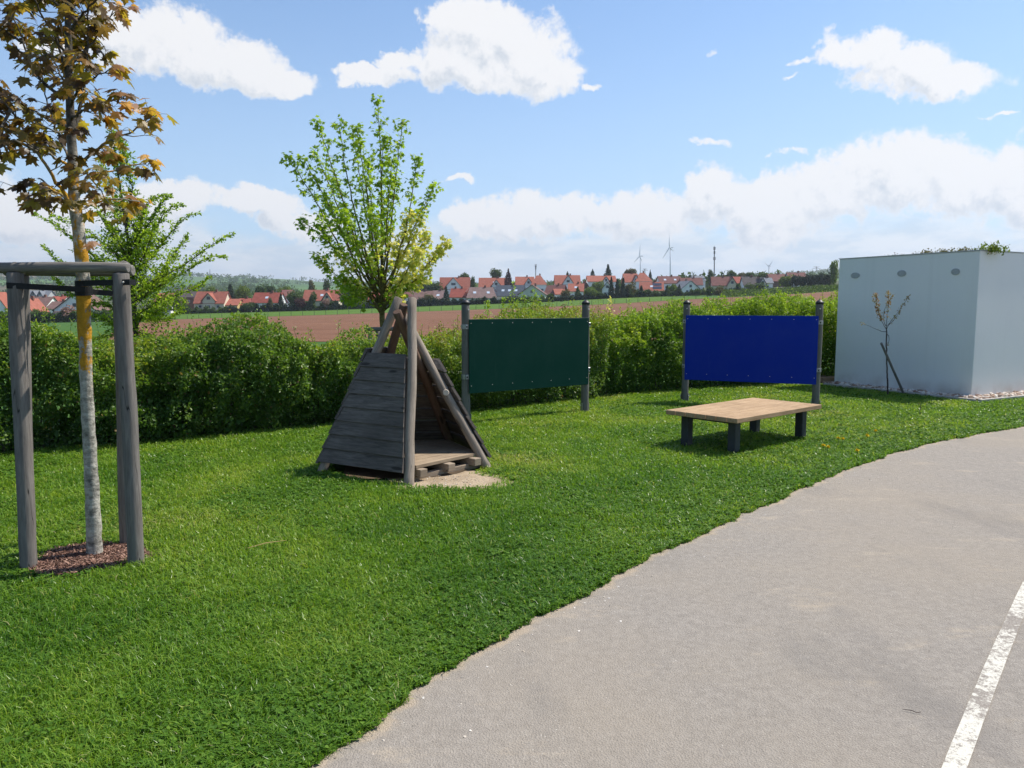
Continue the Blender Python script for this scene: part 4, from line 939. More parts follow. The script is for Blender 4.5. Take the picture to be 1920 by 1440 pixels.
def wall_pt(px, py):
    u = ray(px, py); s = (B_C.x * u.y - B_C.y * u.x) / (lD.y * u.x - lD.x * u.y); p = B_C + lD * s; t = p.y / u.y; return s, EYE + u.z * t
for px, py in ((1604, 516.5), (1691, 512.5), (1792, 509.5)):
    s, z = wall_pt(px, py); s1, _ = wall_pt(px - 8.2, py); s2, _ = wall_pt(px + 8.2, py); rx = abs(s1 - s2) / 2; rz_ = .056
    mb = MB(); N = 28; V = []
    for (k, d) in ((1.0, -.001), (1.0, -.012), (.84, -.014), (.80, -.006)):
        V += [(d, s + rx * k * math.cos(2*math.pi*i/N), z + rz_ * k * math.sin(2*math.pi*i/N)) for i in range(N)]
    mb.add(V, [[a*N+i, a*N+(i+1)%N, (a+1)*N+(i+1)%N, (a+1)*N+i] for a in range(3) for i in range(N)])
    v = put('vent', mb.build('vent', m_cope), g, MW)
    mb = MB(); mb.add([(-.005, s + rx * .8 * math.cos(2*math.pi*i/N), z + rz_ * .8 * math.sin(2*math.pi*i/N)) for i in range(N)], [list(range(N))])
    for q in range(-3, 4):
        hw = rx * .78 * math.sqrt(max(0, 1 - (q / 4.0) ** 2)); mb.box((-.0085, s, z + q * rz_ * .2), (.005, 2 * hw, .0045))
    put('grille', mb.build('grille', m_vent), v, MW)
# gravel strip and kerb round its foot
GW = .30
mb = MB(); mb.box((rl/2 - GW/2, -GW/2, .022), (rl + GW, GW, .03)); mb.box((-GW/2, bl/2, .022), (GW, bl, .03)); put('gravel_bed', mb.build('gravel_bed', m_sand), None, MW, kind='structure')
mb = MB()
L0 = 0.
for k in range(9): mb.box((-GW - .03 + .5 + k * 1.0 - .0, -GW - .03, .03), (.994, .055, .07), bev=.006)
for k in range(int(bl) + 1): mb.box((-GW - .03, k * 1.0 + .5 - GW + .03, .03), (.055, .994, .07), bev=.006)
put('kerb', mb.build('kerb', plain('kerb_stone', (.44, .40, .35), .9, .2, .2, 14, bump=.4, which='World')), None, MW, kind='structure')
q = []
for _ in range(1300):
    if RG.random() < .62: q.append((RG.uniform(-GW, rl - 2), RG.uniform(-GW, 0), 0))
    else: q.append((RG.uniform(-GW, 0), RG.uniform(0, bl), 0))
q = np.array([tuple(MW @ Vector(p)) for p in q]); q[:,2] = .04 + RG.random(len(q)) * .03
m_stone = leafmat('river_stone', [(.0, (.22, .13, .09)), (.35, (.42, .3, .22)), (.7, (.58, .50, .42)), (1, (.66, .6, .52))], 0.0, .8, .2, 1., 2.)
s_ = .045 + .05 * RG.random(len(q)); wput('stones', pebbles(q, np.stack([s_ * .8, s_ * 1.25], 1), m_stone, 'stones', .55), kind='stuff')
# tan slab just left of the building, behind the hedge end
mb = MB(); a = gp(1553, 719); mb.box((a.x - .0, a.y + .6, .05), (.5, .9, .12), Matrix.Rotation(.35, 3, 'Z'), bev=.01)
wput('stone_slab', mb.build('stone_slab', plain('tan_slab', (.38, .24, .17), .9, .2, .2, 6)), None, a, label='small tan stone slab on the ground at the left corner of the white building', cat='slab')

# plants along the roof edge
def roof_clump(px, w_px, h_px, kind, label, seed):
    s, z = wall_pt(px, 480) if px < 1835 else (0, 0); t = Tree(seed)
    b = MW @ Vector((.35, s, HB)) if px < 1835 else MW @ Vector(((px - 1838) / 82 * 1.35, .3, HB))
    sc = b.y / FE; w = w_px * sc; h = h_px * sc + .03
    ns = int(w_px * (.5 if kind != 'leafy' else .6))
    for k in range(ns):
        p = b + Vector((t.r.uniform(-.5, .5) * w, t.r.uniform(-.2, .2), 0)); rel = 1 - abs(p.x - b.x) / w * 1.2
        hh = h * (.7 if kind == 'mixed' else 1) * t.r.uniform(.4, 1.05) * max(.35, rel); e = p + Vector((t.r.gauss(0, .02), t.r.gauss(0, .02), hh)); t.mb.tube([p, p.lerp(e, .5) + t.rv(.006), e], [.003, .0025, .002], 4)
        if kind == 'leafy':
            for _ in range(26): t.leaf(p.lerp(e, t.r.uniform(.1, 1)) + t.rv(.03), (t.rv(1) + Vector((0, 0, .4))).normalized(), Vector((0, 0, 1)) + t.rv(.5), t.r.uniform(.03, .055), t.r.uniform(.3, .9))
        else:
            for _ in range(6):
                q = e + Vector((t.r.gauss(0, .018), t.r.gauss(0, .018), t.r.gauss(0, .005))); t.leaf(q, t.rv(1).normalized(), Vector((0, 0, 1)) + t.rv(.3), .02, t.r.uniform(.1, .9))
            if kind == 'mixed':
                for _ in range(14): t.leaf(p + t.rv(.03) + Vector((0, 0, hh * .4)), (t.rv(1) + Vector((0, 0, .6))).normalized(), Vector((0, 0, 1)) + t.rv(.5), t.r.uniform(.03, .045), t.r.uniform(.3, 1))
    t.done('roof_plant', LEAF4, m_far_l if kind == 'leafy' else (m_far_o if kind == 'mixed' else m_twig2), m_twig, b, label, 'roof plant', 'leaves', 'plants along the roof edge', 'stems')
m_twig2 = leafmat('dry_umbel', [(.0, (.06, .035, .025)), (.5, (.15, .09, .06)), (1, (.26, .2, .15))], .2, .8, .1, 1., 2.)
roof_clump(1657, 18, 6, 'umbel', 'thin dry flower heads on the roof edge above the left pair of vents', 61); roof_clump(1688, 24, 6, 'umbel', 'wider row of dry flower heads on the roof edge above the middle vent', 62)
roof_clump(1716, 22, 9, 'mixed', 'yellow-green tuft on the roof edge just right of the middle vent', 63); roof_clump(1745, 22, 8, 'mixed', 'low olive tuft on the roof between middle and right vents', 64)
roof_clump(1777, 28, 11, 'mixed', 'reddish-olive tuft on the roof edge above the right vent', 65); roof_clump(1832, 36, 11, 'leafy', 'bright green leafy bush on the roof at the front corner', 66)
roof_clump(1880, 40, 10, 'umbel', 'pale dry stalks on the roof right of the bright green bush', 67)

# ------------------------------------------------------------------ sapling and its stake, small twig in the lawn
t = Tree(77); b = gp(1665, 744); Ys = b.y
def A_(px, py, dy=0): return at(px, py, Ys + dy)
t.limb([b, A_(1663, 700), A_(1662, 650), A_(1662, 618)], .014, .010, 7)
t.limb([A_(1664, 742, .05), A_(1662.5, 690, .04), A_(1662, 640, .0)], .006, .005, 5)
for pts, dens in (([(1662,618),(1655,606),(1646,585),(1642,553)], 5), ([(1662,618),(1663,590),(1667,570),(1665,548)], 3), ([(1662,618),(1668,605),(1688,580),(1704,556)], 2), ([(1662,622),(1655,622),(1640,616),(1618,607)], 1),
    ([(1662,612),(1656,600),(1658,580),(1666,566)], 3), ([(1664,610),(1671,606),(1682,592),(1686,585)], 2), ([(1662,625),(1668,632),(1666,645),(1664,648)], 0), ([(1665,575),(1668,562),(1672,556),(1675,553)], 1)):
    L = t.limb([A_(*p, dy=.05 * i) for i, p in enumerate(pts)], .006, .002, 5); m = len(L)
    for i in range(int(m * .3), m):
        if dens >= 5 or i > m * .75:
            for _ in range(dens * 3 + 2): t.leaf(L[i] + t.rv(.018), (t.rv(1)).normalized(), Vector((0, -.4, 1)) + t.rv(.5), t.r.uniform(.022, .042), t.r.uniform(.0, 1.))
        elif t.r.random() < dens * .3:
            for _ in range(4): t.leaf(L[i] + t.rv(.02), (t.rv(1)).normalized(), Vector((0, -.4, 1)) + t.rv(.5), t.r.uniform(.02, .035), t.r.uniform(.2, .9))
m_cop = leafmat('coppery_young_leaf', [(.0, (.28, .11, .05)), (.4, (.34, .2, .07)), (.7, (.22, .2, .05)), (1, (.45, .33, .13))], .35, .6, .2, 1.4, 3.)
t.done('sapling', LEAF, m_cop, m_twig, b, 'thin young tree with sparse coppery leaves in front of the white wall', 'tree', 'crown')
b2 = gp(1696, 741); e2 = at(1652, 643, Ys - .12)
g = thing('support_stake', b2, 'slanting dark stake leaning on the sapling before the white wall', 'tree support')
pole('pole', b2 - (e2 - b2) * .04, e2, .022, .020, m_beam, g, seed=12, n=12)
t = Tree(78); b = gp(1725, 781); t.limb([b, at(1725, 770, b.y), at(1727, 757, b.y)], .006, .003, 5)
for k in range(4): t.leaf(at(1727, 759 + k * 3, b.y) + t.rv(.01), t.rv(1).normalized(), Vector((0, 0, 1)), .02, .3)
t.done('seedling', LEAF4, m_cop, m_twig, b, 'tiny bare seedling stem in the grass right of the slanting stake', 'seedling', 'leaves')

# dandelions
m_dand = plain('dandelion_yellow', (.80, .60, .02), .7, .2, .1, 4)
m_stem = plain('dandelion_stem', (.10, .2, .03))
for k, (px, py, lb) in enumerate([(1543,850,'dandelion, leftmost of those right of the table'),(1551,853,'dandelion, lowest of the group right of the table'),(1571,835,'dandelion, first of the upper pair right of the table'),(1579,837,'dandelion, second of the upper pair right of the table'),
      (1625,830,'dandelion, halfway between the table and the path bend'),(1640,821,'dandelion, highest and farthest from the table'),(1606,860,'dandelion, closest to the edge of the path')]):
    b = gp(px, py + 3); g = thing('dandelion', b, 'yellow ' + lb, 'flower', 'dandelions in the lawn'); h = .10
    mb = MB(); mb.tube([b, b + Vector((.004, 0, h))], .0025, 5); wput('stem', mb.build('stem', m_stem), g)
    n_ = 34; c_ = np.array(b) + [.004, 0, h]; dirs = norm(RG.normal(0, 1, (n_, 3)) * [1, 1, .6] + [0, -.1, .55]); wput('flower_head', scatter(np.tile(c_, (n_, 1)), dirs, RG.normal(0, .4, (n_, 3)) + [0, 0, 1], np.stack([np.full(n_, .018), np.full(n_, .028)], 1), LEAF4, RG.random(n_), 'flower_head', m_dand), g)
# dry straw on the lawn and two small things dropped on the asphalt
m_straw = plain('dry_straw', (.45, .30, .12))
b = gp(500, 1036); mb = MB(); mb.tube([b + Vector((-.10, -.06, .05)), b + Vector((0, 0, .065)), b + Vector((.11, .07, .06))], [.002, .003, .0015], 5); wput('dry_twig', mb.build('dry_twig', m_straw), None, b, label='dry orange twig lying in the grass between maple frame and tent', cat='twig')
for px, py, lb in ((1709, 1341, 'dark crooked twig lying on the asphalt left of the white line'),):
    b = gp(px, py); mb = MB(); mb.tube([b + Vector((-.03, .012, .018)), b + Vector((0, 0, .02)), b + Vector((.012, -.012, .018)), b + Vector((.03, -.010, .018))], [.001, .0016, .0014, .001], 5); wput('dry_twig', mb.build('dry_twig', m_twig), None, b, label=lb, cat='twig')

# ------------------------------------------------------------------ hedges
HT = [(-500,560),(-200,585),(0,602),(54,598),(117,617),(160,632),(210,650),(250,664),(290,652),(330,640),(395,620),(442,613),(486,613),(522,621),(545,634),(577,638),(681,634),(788,630),(860,627),(930,606),(967,588),(1009,580),(1040,580),(1082,589),
      (1113,586),(1145,583),(1188,584),(1224,588),(1248,580),(1274,574),(1308,583),(1332,578),(1356,566),(1392,560),(1427,556),(1475,558),(1523,566),(1559,558),(1700,556)]
hx_, hy_ = zip(*HT)
tg = norm(np.gradient(HF, axis=0)); hn = np.stack([-tg[:,1], tg[:,0]], 1)    # away from the lawn
HW = .55
cen = HF + hn * HW; cpx = 960 + cen[:,0] / cen[:,1] * FE; HH = EYE + (572 - np.interp(cpx, hx_, hy_)) / FE * (cen[:,1] - .1) - .03
def hedge(sel, name, label, m_leaf, seed, dens, lsz, warm):
    idx = np.where(sel)[0]; R = np.random.default_rng(seed); length = len(idx) * .1; n_ = int(length * dens)
    s = idx[0] + R.random(n_) * (len(idx) - 1); i0 = s.astype(int); f = s - i0
    lerp = lambda A: A[i0] * (1 - f)[:,None] + A[np.minimum(i0 + 1, len(A) - 1)] * f[:,None]
    c = lerp(cen); nn_ = lerp(hn); H = (lerp(HH[:,None]))[:,0]
    k = R.random(n_); front = k < .42; top = (k >= .42) & (k < .66); back = (k >= .66) & (k < .76); inn = k >= .76
    a = np.zeros(n_); z = np.zeros(n_); on_ = np.zeros((n_, 3)); v = R.random(n_)
    z[front] = (v[front] ** .8) * H[front]; a[front] = -HW; z[back] = v[back] * H[back]; a[back] = HW; z[top] = H[top]; a[top] = (v[top] * 2 - 1) * HW
    a[inn] = (v[inn] * 2 - 1) * HW * .8; z[inn] = R.random(inn.sum()) * H[inn] * .93
    # round the shoulders
    zr = z / np.maximum(H, .1); sh = np.clip((zr - .72) / .28, 0, 1); a[front | back] *= (1 - .30 * sh[front | back] ** 2); z[top] -= .20 * np.abs(a[top] / HW) ** 3 * H[top]
    a[front] *= (.86 + .14 * np.clip(zr[front] * 2.5, 0, 1))
    P = np.stack([c[:,0] + nn_[:,0] * a, c[:,1] + nn_[:,1] * a, z], 1)
    out = np.zeros((n_, 3)); out[front] = np.c_[-nn_[front], np.full(front.sum(), .25)]; out[back] = np.c_[nn_[back], np.full(back.sum(), .25)]; out[top] = [0, 0, 1.]; out[inn] = R.normal(0, 1, (inn.sum(), 3)); out = norm(out)
    b1 = fbm(P, 1.5, 2, seed) - .5; b2 = fbm(P, 5.5, 2, seed + 1) - .5
    disp = b1 * .60 + b2 * .42 - np.abs(R.exponential(.05, n_)) + .02
    lo = front & (zr < .22); keep = ~(lo & (R.random(n_) < .35 - 1.5 * zr)); shoot = (R.random(n_) < .03) & top; disp[shoot] += R.random(shoot.sum()) * .16
    P = P + out * np.where(inn, 0, disp)[:,None]; ok = keep & (P[:,2] > .01) & ~((fbm(P, 3.4, 2, seed + 7) > .62) & (R.random(n_) < .8) & front); P, out = P[ok], out[ok]; n2 = len(P); h01 = zr[ok]
    N = norm(out + R.normal(0, .65, (n2, 3))); T = norm(R.normal(0, .8, (n2, 3)) + [0, 0, -.2] + out * .5)
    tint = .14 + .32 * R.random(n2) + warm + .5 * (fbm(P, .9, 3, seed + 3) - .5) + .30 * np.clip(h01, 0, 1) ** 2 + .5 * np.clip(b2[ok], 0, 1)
    tint[R.random(n2) < .015] = .98; sz = lsz * (.6 + .7 * R.random(n2)) * np.where(inn[ok], 1.9, 1.)
    # shoots standing above the top
    SP, ST, SC = [], [], []; tb = MB(); rr = random.Random(seed)
    for _ in range(int(length * 11)):
        i = rr.choice(list(idx)); off = rr.uniform(-.8, .5) * HW; x, y = cen[i] + hn[i] * off; z0 = HH[i] - .12 + rr.uniform(-.08, .04); hs = rr.uniform(.06, .30) * (1.5 if rr.random() < .12 else 1); lx, ly = rr.gauss(0, .06), rr.gauss(0, .06)
        e = Vector((x + lx, y + ly, z0 + .1 + hs)); tb.tube([(x, y, z0), e], [.003, .0015], 3, False)
        for q in range(int(hs * 90)):
            u = rr.random(); SP.append(tuple(Vector((x, y, z0 + .08)).lerp(e, u) + Vector((rr.gauss(0, .014), rr.gauss(0, .014), 0)))); ST.append((rr.gauss(0, 1), rr.gauss(0, 1), .9)); SC.append(.5 + .35 * rr.random() + warm)
    for _ in range(int(length * 6)):
        i = rr.choice(list(idx)); off = rr.uniform(-.55, .6) * HW; x, y = cen[i] + hn[i] * off; p = [Vector((x, y, -.1))]
        for q in range(3): p.append(p[-1] + Vector((rr.gauss(0, .07), rr.gauss(0, .05), HH[i] * .29)))
        tb.tube(p, [.012, .009, .006, .003], 5, False)
    P = np.concatenate([P, np.array(SP)]); T = np.concatenate([T, norm(np.array(ST))]); N = np.concatenate([N, norm(RG.normal(0, .5, (len(SP), 3)) + [0, -.3, 1])]); tint = np.concatenate([tint, SC]); sz = np.concatenate([sz, lsz * .8 * (.6 + .5 * R.random(len(SP)))])
    mid = cen[idx[len(idx) // 2]]; g = thing(name, (mid[0], mid[1], 0), label, 'hedge')
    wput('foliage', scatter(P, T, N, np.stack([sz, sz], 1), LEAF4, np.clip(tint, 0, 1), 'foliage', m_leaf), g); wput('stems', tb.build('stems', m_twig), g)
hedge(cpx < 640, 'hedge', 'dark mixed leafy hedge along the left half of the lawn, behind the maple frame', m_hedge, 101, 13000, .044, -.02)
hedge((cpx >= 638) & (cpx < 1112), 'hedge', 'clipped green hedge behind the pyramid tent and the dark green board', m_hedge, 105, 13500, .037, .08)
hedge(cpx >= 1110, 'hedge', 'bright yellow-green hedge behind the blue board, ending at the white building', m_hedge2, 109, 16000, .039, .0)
# tall young shoots above the hedge
def shoots(px, y0, y1, wpx, dn, label, seed, Ysh=13.6, yel=0.):
    t = Tree(seed); b = at(px, y1 + 40, Ysh); k = 3 if wpx > 14 else 1
    for j in range(k):
        x = px + (j - (k-1)/2) * wpx * .45; yy = y0 + abs(j - (k-1)/2) * 14
        L = t.limb([at(x, y1 + 40, Ysh), at(x + t.r.uniform(-2, 2), (y1 + yy) / 2, Ysh), at(x + t.r.uniform(-3, 3), yy, Ysh)], .008, .002, 5)
        for p in L[len(L)//4:]:
            for _ in range(dn): t.leaf(p + Vector((t.r.gauss(0, .03), t.r.gauss(0, .03), t.r.gauss(0, .02))), (t.rv(1) + Vector((0, 0, .3))).normalized(), Vector((0, -.3, 1)) + t.rv(.4), t.r.uniform(.03, .052), .5 + yel + t.r.gauss(0, .18))
    t.done('young_shoot', LEAF, m_horn if yel < .3 else m_mid, m_twig, b, label, 'shrub', 'leaves', 'tall shoots above the hedge', 'stems')
shoots(915, 566, 600, 8, 9, 'short leafy shoot above the hedge near the left post of the green board', 201); shoots(944, 560, 600, 10, 9, 'second leafy shoot from the left above the green board', 202)
shoots(961, 532, 600, 6, 4, 'thinnest and tallest shoot above the green board', 203); shoots(980, 552, 600, 16, 7, 'full bushy shoot above the middle of the green board', 204)
shoots(1003, 545, 590, 20, 8, 'broad bushy shoot above the green board, before the pale gabled house', 205); shoots(1145, 562, 590, 8, 7, 'yellowish shoot above the hedge between the green and the blue board', 206, 14, .45)
# ------------------------------------------------------------------ village
def roofmat(name, col):
    n = NT(name); co = n.coord('Object'); f = n.noise(co, .8, 5); w = n.n('ShaderNodeTexWave', wave_type='BANDS', bands_direction='Z'); n.l(co, w.inputs[0]); w.inputs['Scale'].default_value = 1.6
    c = n.ramp(n.math('ADD', n.math('MULTIPLY', f, .8), n.math('MULTIPLY', w.outputs['Fac'], .2)), [(.3, tuple(x * .75 for x in col)), (.7, tuple(min(1, x * 1.2) for x in col))])
    return n.out(n.bsdf(c, .85, .2))
R_OR = roofmat('orange_tile', (.31, .105, .07)); R_RED = roofmat('red_tile', (.27, .07, .048)); R_BR = roofmat('brown_tile', (.17, .10, .085)); R_DR = roofmat('dark_red_tile', (.165, .07, .06))
R_DK = roofmat('dark_tile', (.085, .07, .068)); R_BL = roofmat('slate_tile', (.075, .088, .11)); R_MV = roofmat('mauve_tile', (.22, .145, .13)); R_GR = roofmat('grey_tile', (.17, .18, .20))
W_WH = plain('white_wall', (.83, .83, .81), .9, .1, .06, .5); W_CR = plain('cream_wall', (.64, .56, .42), .9, .1, .06, .5); W_GN = plain('pale_green_wall', (.56, .60, .48), .9, .1, .06, .5); W_GY = plain('grey_wall', (.40, .40, .40), .9, .1, .06, .5); W_YL = plain('yellow_wall', (.62, .46, .2), .9, .1, .06, .5); W_BR = plain('brown_wall', (.16, .10, .07), .9, .1, .1, .5)
m_win = plain('window_glass', (.05, .06, .075), .15, .6, .2, 1); m_frame = plain('window_frame', (.7, .7, .68), .6); m_sky = plain('skylight', (.55, .62, .7), .12, .7, .1, 1); m_brick = plain('chimney_brick', (.2, .09, .06)); m_solar = plain('solar_panel', (.03, .035, .06), .2, .6, .2, .5)
def slab(mb, a, b, c, d, th=.22):     # a,b lower edge; c,d upper edge
    nrm_ = (b - a).cross(d - a).normalized(); nrm_ = nrm_ if nrm_.z > 0 else -nrm_
    V = [a, b, c, d] + [p + nrm_ * th for p in (a, b, c, d)]
    mb.add(V, [(0,3,2,1),(4,5,6,7),(0,1,5,4),(1,2,6,5),(2,3,7,6),(3,0,4,7)])
def house(px0, px1, yr, ye, yb, D, style, wall_m, roof_m, label, rot=0, gables=(), depth=10, wins=3, chim=1, sky=0, halfhip=0., solar=0, group=None, cat='house'):
    s = D / FE; cx = (px0 + px1) / 2; base = at(cx, yb, D); w = (px1 - px0) * s; he = (yb - ye) * s; hr = (ye - yr) * s
    o = Vector((base.x, D, base.z)); g = thing('house', o, label, cat, group or 'houses of the village', math.radians(rot))
    rzm = Matrix.Rotation(math.radians(rot), 4, 'Z'); MW = Matrix.Translation(o) @ rzm; ov = .45; V3 = Vector
    wb = MB(); rb = MB()
    if style == 'side':
        ww = w - 2 * ov; x0, x1 = -ww / 2, ww / 2; y0, y1 = 0, depth; hh = halfhip * hr
        wb.box((0, depth / 2, he / 2 - 1.5), (ww, depth, he + 3)); 
        for sx, X_ in ((-1, x0), (1, x1)):
            wb.add([V3((X_, y0, he)), V3((X_, y1, he)), V3((X_, depth / 2 + depth / 2 * (hh / hr if hr else 0), he + hr - hh)), V3((X_, depth / 2 - depth / 2 * (hh / hr if hr else 0), he + hr - hh))], [(0,1,2,3)])
        rx0, rx1 = x0 - ov, x1 + ov; dz = ov * hr / (depth / 2); ins = hh * .8
        slab(rb, V3((rx0, y0 - ov, he - dz)), V3((rx1, y0 - ov, he - dz)), V3((rx1 - ins, depth / 2, he + hr)), V3((rx0 + ins, depth / 2, he + hr)))
        slab(rb, V3((rx0, y1 + ov, he - dz)), V3((rx1, y1 + ov, he - dz)), V3((rx1 - ins, depth / 2, he + hr)), V3((rx0 + ins, depth / 2, he + hr)))
        if hh > 0:
            for sx, X_, X2 in ((-1, rx0, rx0 + ins), (1, rx1, rx1 - ins)):
                a = depth / 2 * (hh / hr); slab(rb, V3((X_, depth / 2 - a, he + hr - hh)), V3((X_, depth / 2 + a, he + hr - hh)), V3((X2, depth / 2, he + hr)), V3((X2, depth / 2, he + hr + .01)))
    elif style == 'front':
        ww = w - 2 * ov; wb.box((0, depth / 2, he / 2 - 1.5), (ww, depth, he + 3))
        for Y_ in (0, depth): wb.add([V3((-ww/2, Y_, he)), V3((ww/2, Y_, he)), V3((0, Y_, he + hr))], [(0,1,2)])
        dz = ov * hr / (ww / 2)
        for sx in (-1, 1): slab(rb, V3((sx * (ww/2 + ov), -ov, he - dz)), V3((sx * (ww/2 + ov), depth + ov, he - dz)), V3((0, depth + ov, he + hr)), V3((0, -ov, he + hr)))
    else:  # hipped
        ww = w - 2 * ov; wb.box((0, depth / 2, he / 2 - 1.5), (ww, depth, he + 3)); A = [V3((-w/2, -ov, he)), V3((w/2, -ov, he)), V3((w/2, depth + ov, he)), V3((-w/2, depth + ov, he))]
        r0, r1 = V3((-w * .12, depth / 2, he + hr)), V3((w * .12, depth / 2, he + hr))
        rb.add(A + [r0, r1], [(0,1,5,4),(1,2,5),(2,3,4,5),(3,0,4),(3,2,1,0)])
    wall_o = put('wall', wb.build('wall', wall_m), g, MW); roof_o = put('roof', rb.build('roof', roof_m), g, MW)
    def pxl(px, py): return ((px - cx) * s, (yb - py) * s)
    for (ga, gb, gy, ge) in gables:
        xa, _ = pxl(ga, 0); xb, _ = pxl(gb, 0); _, za = pxl(0, gy); _, ze = pxl(0, ge); gm = MB(); gr = MB(); xm = (xa + xb) / 2; yb2 = -.5
        gm.add([V3((xa + .3, yb2, -3)), V3((xb - .3, yb2, -3)), V3((xb - .3, yb2, ze)), V3((xm, yb2, za - .15)), V3((xa + .3, yb2, ze)), V3((xa + .3, depth / 2, -3)), V3((xb - .3, depth / 2, -3)), V3((xb - .3, depth / 2, ze)), V3((xm, depth / 2, za - .15)), V3((xa + .3, depth / 2, ze))],
               [(0,1,2,3,4),(9,8,7,6,5),(0,4,9,5),(1,6,7,2),(2,7,8,3),(3,8,9,4)])
        k = (za - ze) / max(.1, (xb - xa) / 2)
        for sx, xx in ((-1, xa - .3), (1, xb + .3)): slab(gr, V3((xx, yb2 - .5, ze - .5 * k)), V3((xx, depth / 2, ze - .5 * k)), V3((xm, depth / 2, za)), V3((xm, yb2 - .5, za)))
        gg = put('cross_gable', gm.build('cross_gable', wall_m), g, MW); put('gable_roof', gr.build('gable_roof', roof_m), gg, MW)
        m_ = MB(); m_.box((xm, yb2 - .03, ze + (za - ze) * .30), ((xb - xa) * .26, .08, 1.3)); put('window', m_.build('window', m_win), gg, MW)
    if style in ('side', 'hip'):
        for k in range(wins):
            x = -w/2 + w * (k + .75) / (wins + .5); skip = any(pxl(ga, 0)[0] < x < pxl(gb, 0)[0] for (ga, gb, gy, ge) in gables); y_ = -.56 if skip else -.04
            m_ = MB(); zc = min(max(he * .55, 1.4), he - .9) if he > 2.4 else he * .5; m_.box((x, y_, zc), (1.5, .06, min(1.3, he * .6))); wn = put('window', m_.build('window', m_frame), g, MW)
            m_ = MB(); m_.box((x, y_ - .04, zc), (1.25, .05, min(1.3, he * .6) - .25)); put('pane', m_.build('pane', m_win), wn, MW)
    else:
        for (x, z) in ([(-w * .17, he * .55), (w * .17, he * .55), (0, he + hr * .32)] if wins else []):
            m_ = MB(); m_.box((x, -.04, z), (1.4, .06, 1.4)); wn = put('window', m_.build('window', m_frame), g, MW); m_ = MB(); m_.box((x, -.08, z), (1.15, .05, 1.15)); put('pane', m_.build('pane', m_win), wn, MW)
    for k in range(chim):
        m_ = MB(); x = w * (.12 if style == 'side' else .08) * (1 if k == 0 else -2); m_.box((x, depth / 2 + (.0 if style == 'side' else 1.), he + hr + .25), (.8, .8, 1.5)); put('chimney', m_.build('chimney', m_brick), roof_o, MW)
    sl = math.atan2(hr, depth / 2)
    for k in range(sky):
        x = w * (-.22 + .44 * (k / max(1, sky - 1) if sky > 1 else .5)) * (1 if style == 'side' else .3); y_ = depth * .22; z = he + hr * .44 + .16 / math.cos(sl)
        if style == 'side': m_ = MB(); m_.box((x, y_, z + .06), (1.3, 1.3, .16), Matrix.Rotation(sl, 3, 'X')); put('skylight', m_.build('skylight', m_sky), roof_o, MW)
    if solar:
        for k in range(2): m_ = MB(); m_.box((w * .22, depth * (.13 + .2 * k), he + hr * (.26 + .4 * k) + .3), (w * .36, 1.9, .12), Matrix.Rotation(sl, 3, 'X')); put('solar_panel', m_.build('solar_panel', m_solar), roof_o, MW)
    return g
F_, K_ = 345, 430
house(363, 422, 547, 568, 583, F_, 'side', W_CR, R_OR, 'large cream house with a red roof and a front gable, left end of the field', 0, [(380, 405, 550, 563)], sky=1)
house(420, 447, 561, 572, 583, F_ + 2, 'side', W_YL, R_OR, 'low orange-roofed annex beside the cream house', 0, wins=2, chim=0)
house(446, 468, 560, 573, 583, F_ + 6, 'side', W_WH, R_RED, 'small red-roofed house between annex and long red roof', 8, wins=1)
house(470, 525, 549, 567, 581, F_, 'side', W_WH, R_RED, 'white house with a long plain red roof and one skylight', -4, sky=1, wins=3)
house(567, 637, 544, 563, 579, F_, 'side', W_CR, R_OR, 'wide orange-roofed house with a cream front gable, left of the variegated maple', 0, [(605, 623, 549, 561)], sky=1, wins=3)
house(531, 554, 544, 556, 570, F_ + 30, 'side', W_WH, R_DR, 'slanting dark red roof between trees left of the wide orange-roofed house', 22, wins=0, chim=0)
house(512, 531, 543, 551, 562, K_, 'front', W_GY, R_DR, 'small grey gable showing above the long red roof', 10, wins=0)
house(325, 365, 543, 557, 575, F_ + 15, 'side', W_BR, R_DK, 'dark brown roof left of the cream house', 6, wins=2)
house(286, 322, 550, 565, 582, F_, 'side', W_WH, R_OR, 'orange roof half hidden behind the feathery green tree', 0, wins=2)
house(748, 776, 543, 556, 573, F_ + 10, 'side', W_WH, R_DR, 'dark red roof just right of the variegated maple', 6, wins=2)
house(772, 813, 546, 562, 576, F_, 'side', W_WH, R_BR, 'brown-roofed house behind the tent tip', 5, wins=2, sky=0)
house(808, 832, 545, 562, 575, F_ + 4, 'side', W_WH, R_MV, 'mauve-brown roof left of the dark columnar tree', -4, wins=2, sky=1)
house(690, 750, 548, 564, 578, F_ + 4, 'side', W_CR, R_RED, 'red roof seen through the branches of the variegated maple', 3, wins=2)
house(823, 881, 520, 542, 560, K_, 'side', W_WH, R_OR, 'big orange-roofed apartment house with wide white gable, left end of the upper row', 0, [(835, 866, 521, 538)], depth=12, wins=3)
house(842, 876, 541, 557, 572, F_ + 4, 'side', W_WH, R_RED, 'bright red roof with a tall chimney in front of the leftmost apartment house', -6, wins=2, chim=2)
house(874, 932, 539, 558, 572, F_, 'side', W_WH, R_MV, 'white house with half-hipped mauve roof and two skylights above the field', 3, sky=2, halfhip=.45, wins=4)
house(897, 956, 521, 538, 556, K_, 'side', W_WH, R_OR, 'orange-roofed apartment house with small white gable, second of the upper row', 0, [(921, 940, 525, 536)], depth=12, wins=3, sky=1)
house(926, 982, 535, 554, 568, F_ + 10, 'side', W_GY, R_BL, 'house with a dark blue-grey roof and rows of skylights', -8, sky=3, wins=2)
house(970, 1024, 535, 552, 571, F_ - 4, 'front', W_GN, R_BR, 'pale green gabled house above the green board', -8, depth=9)
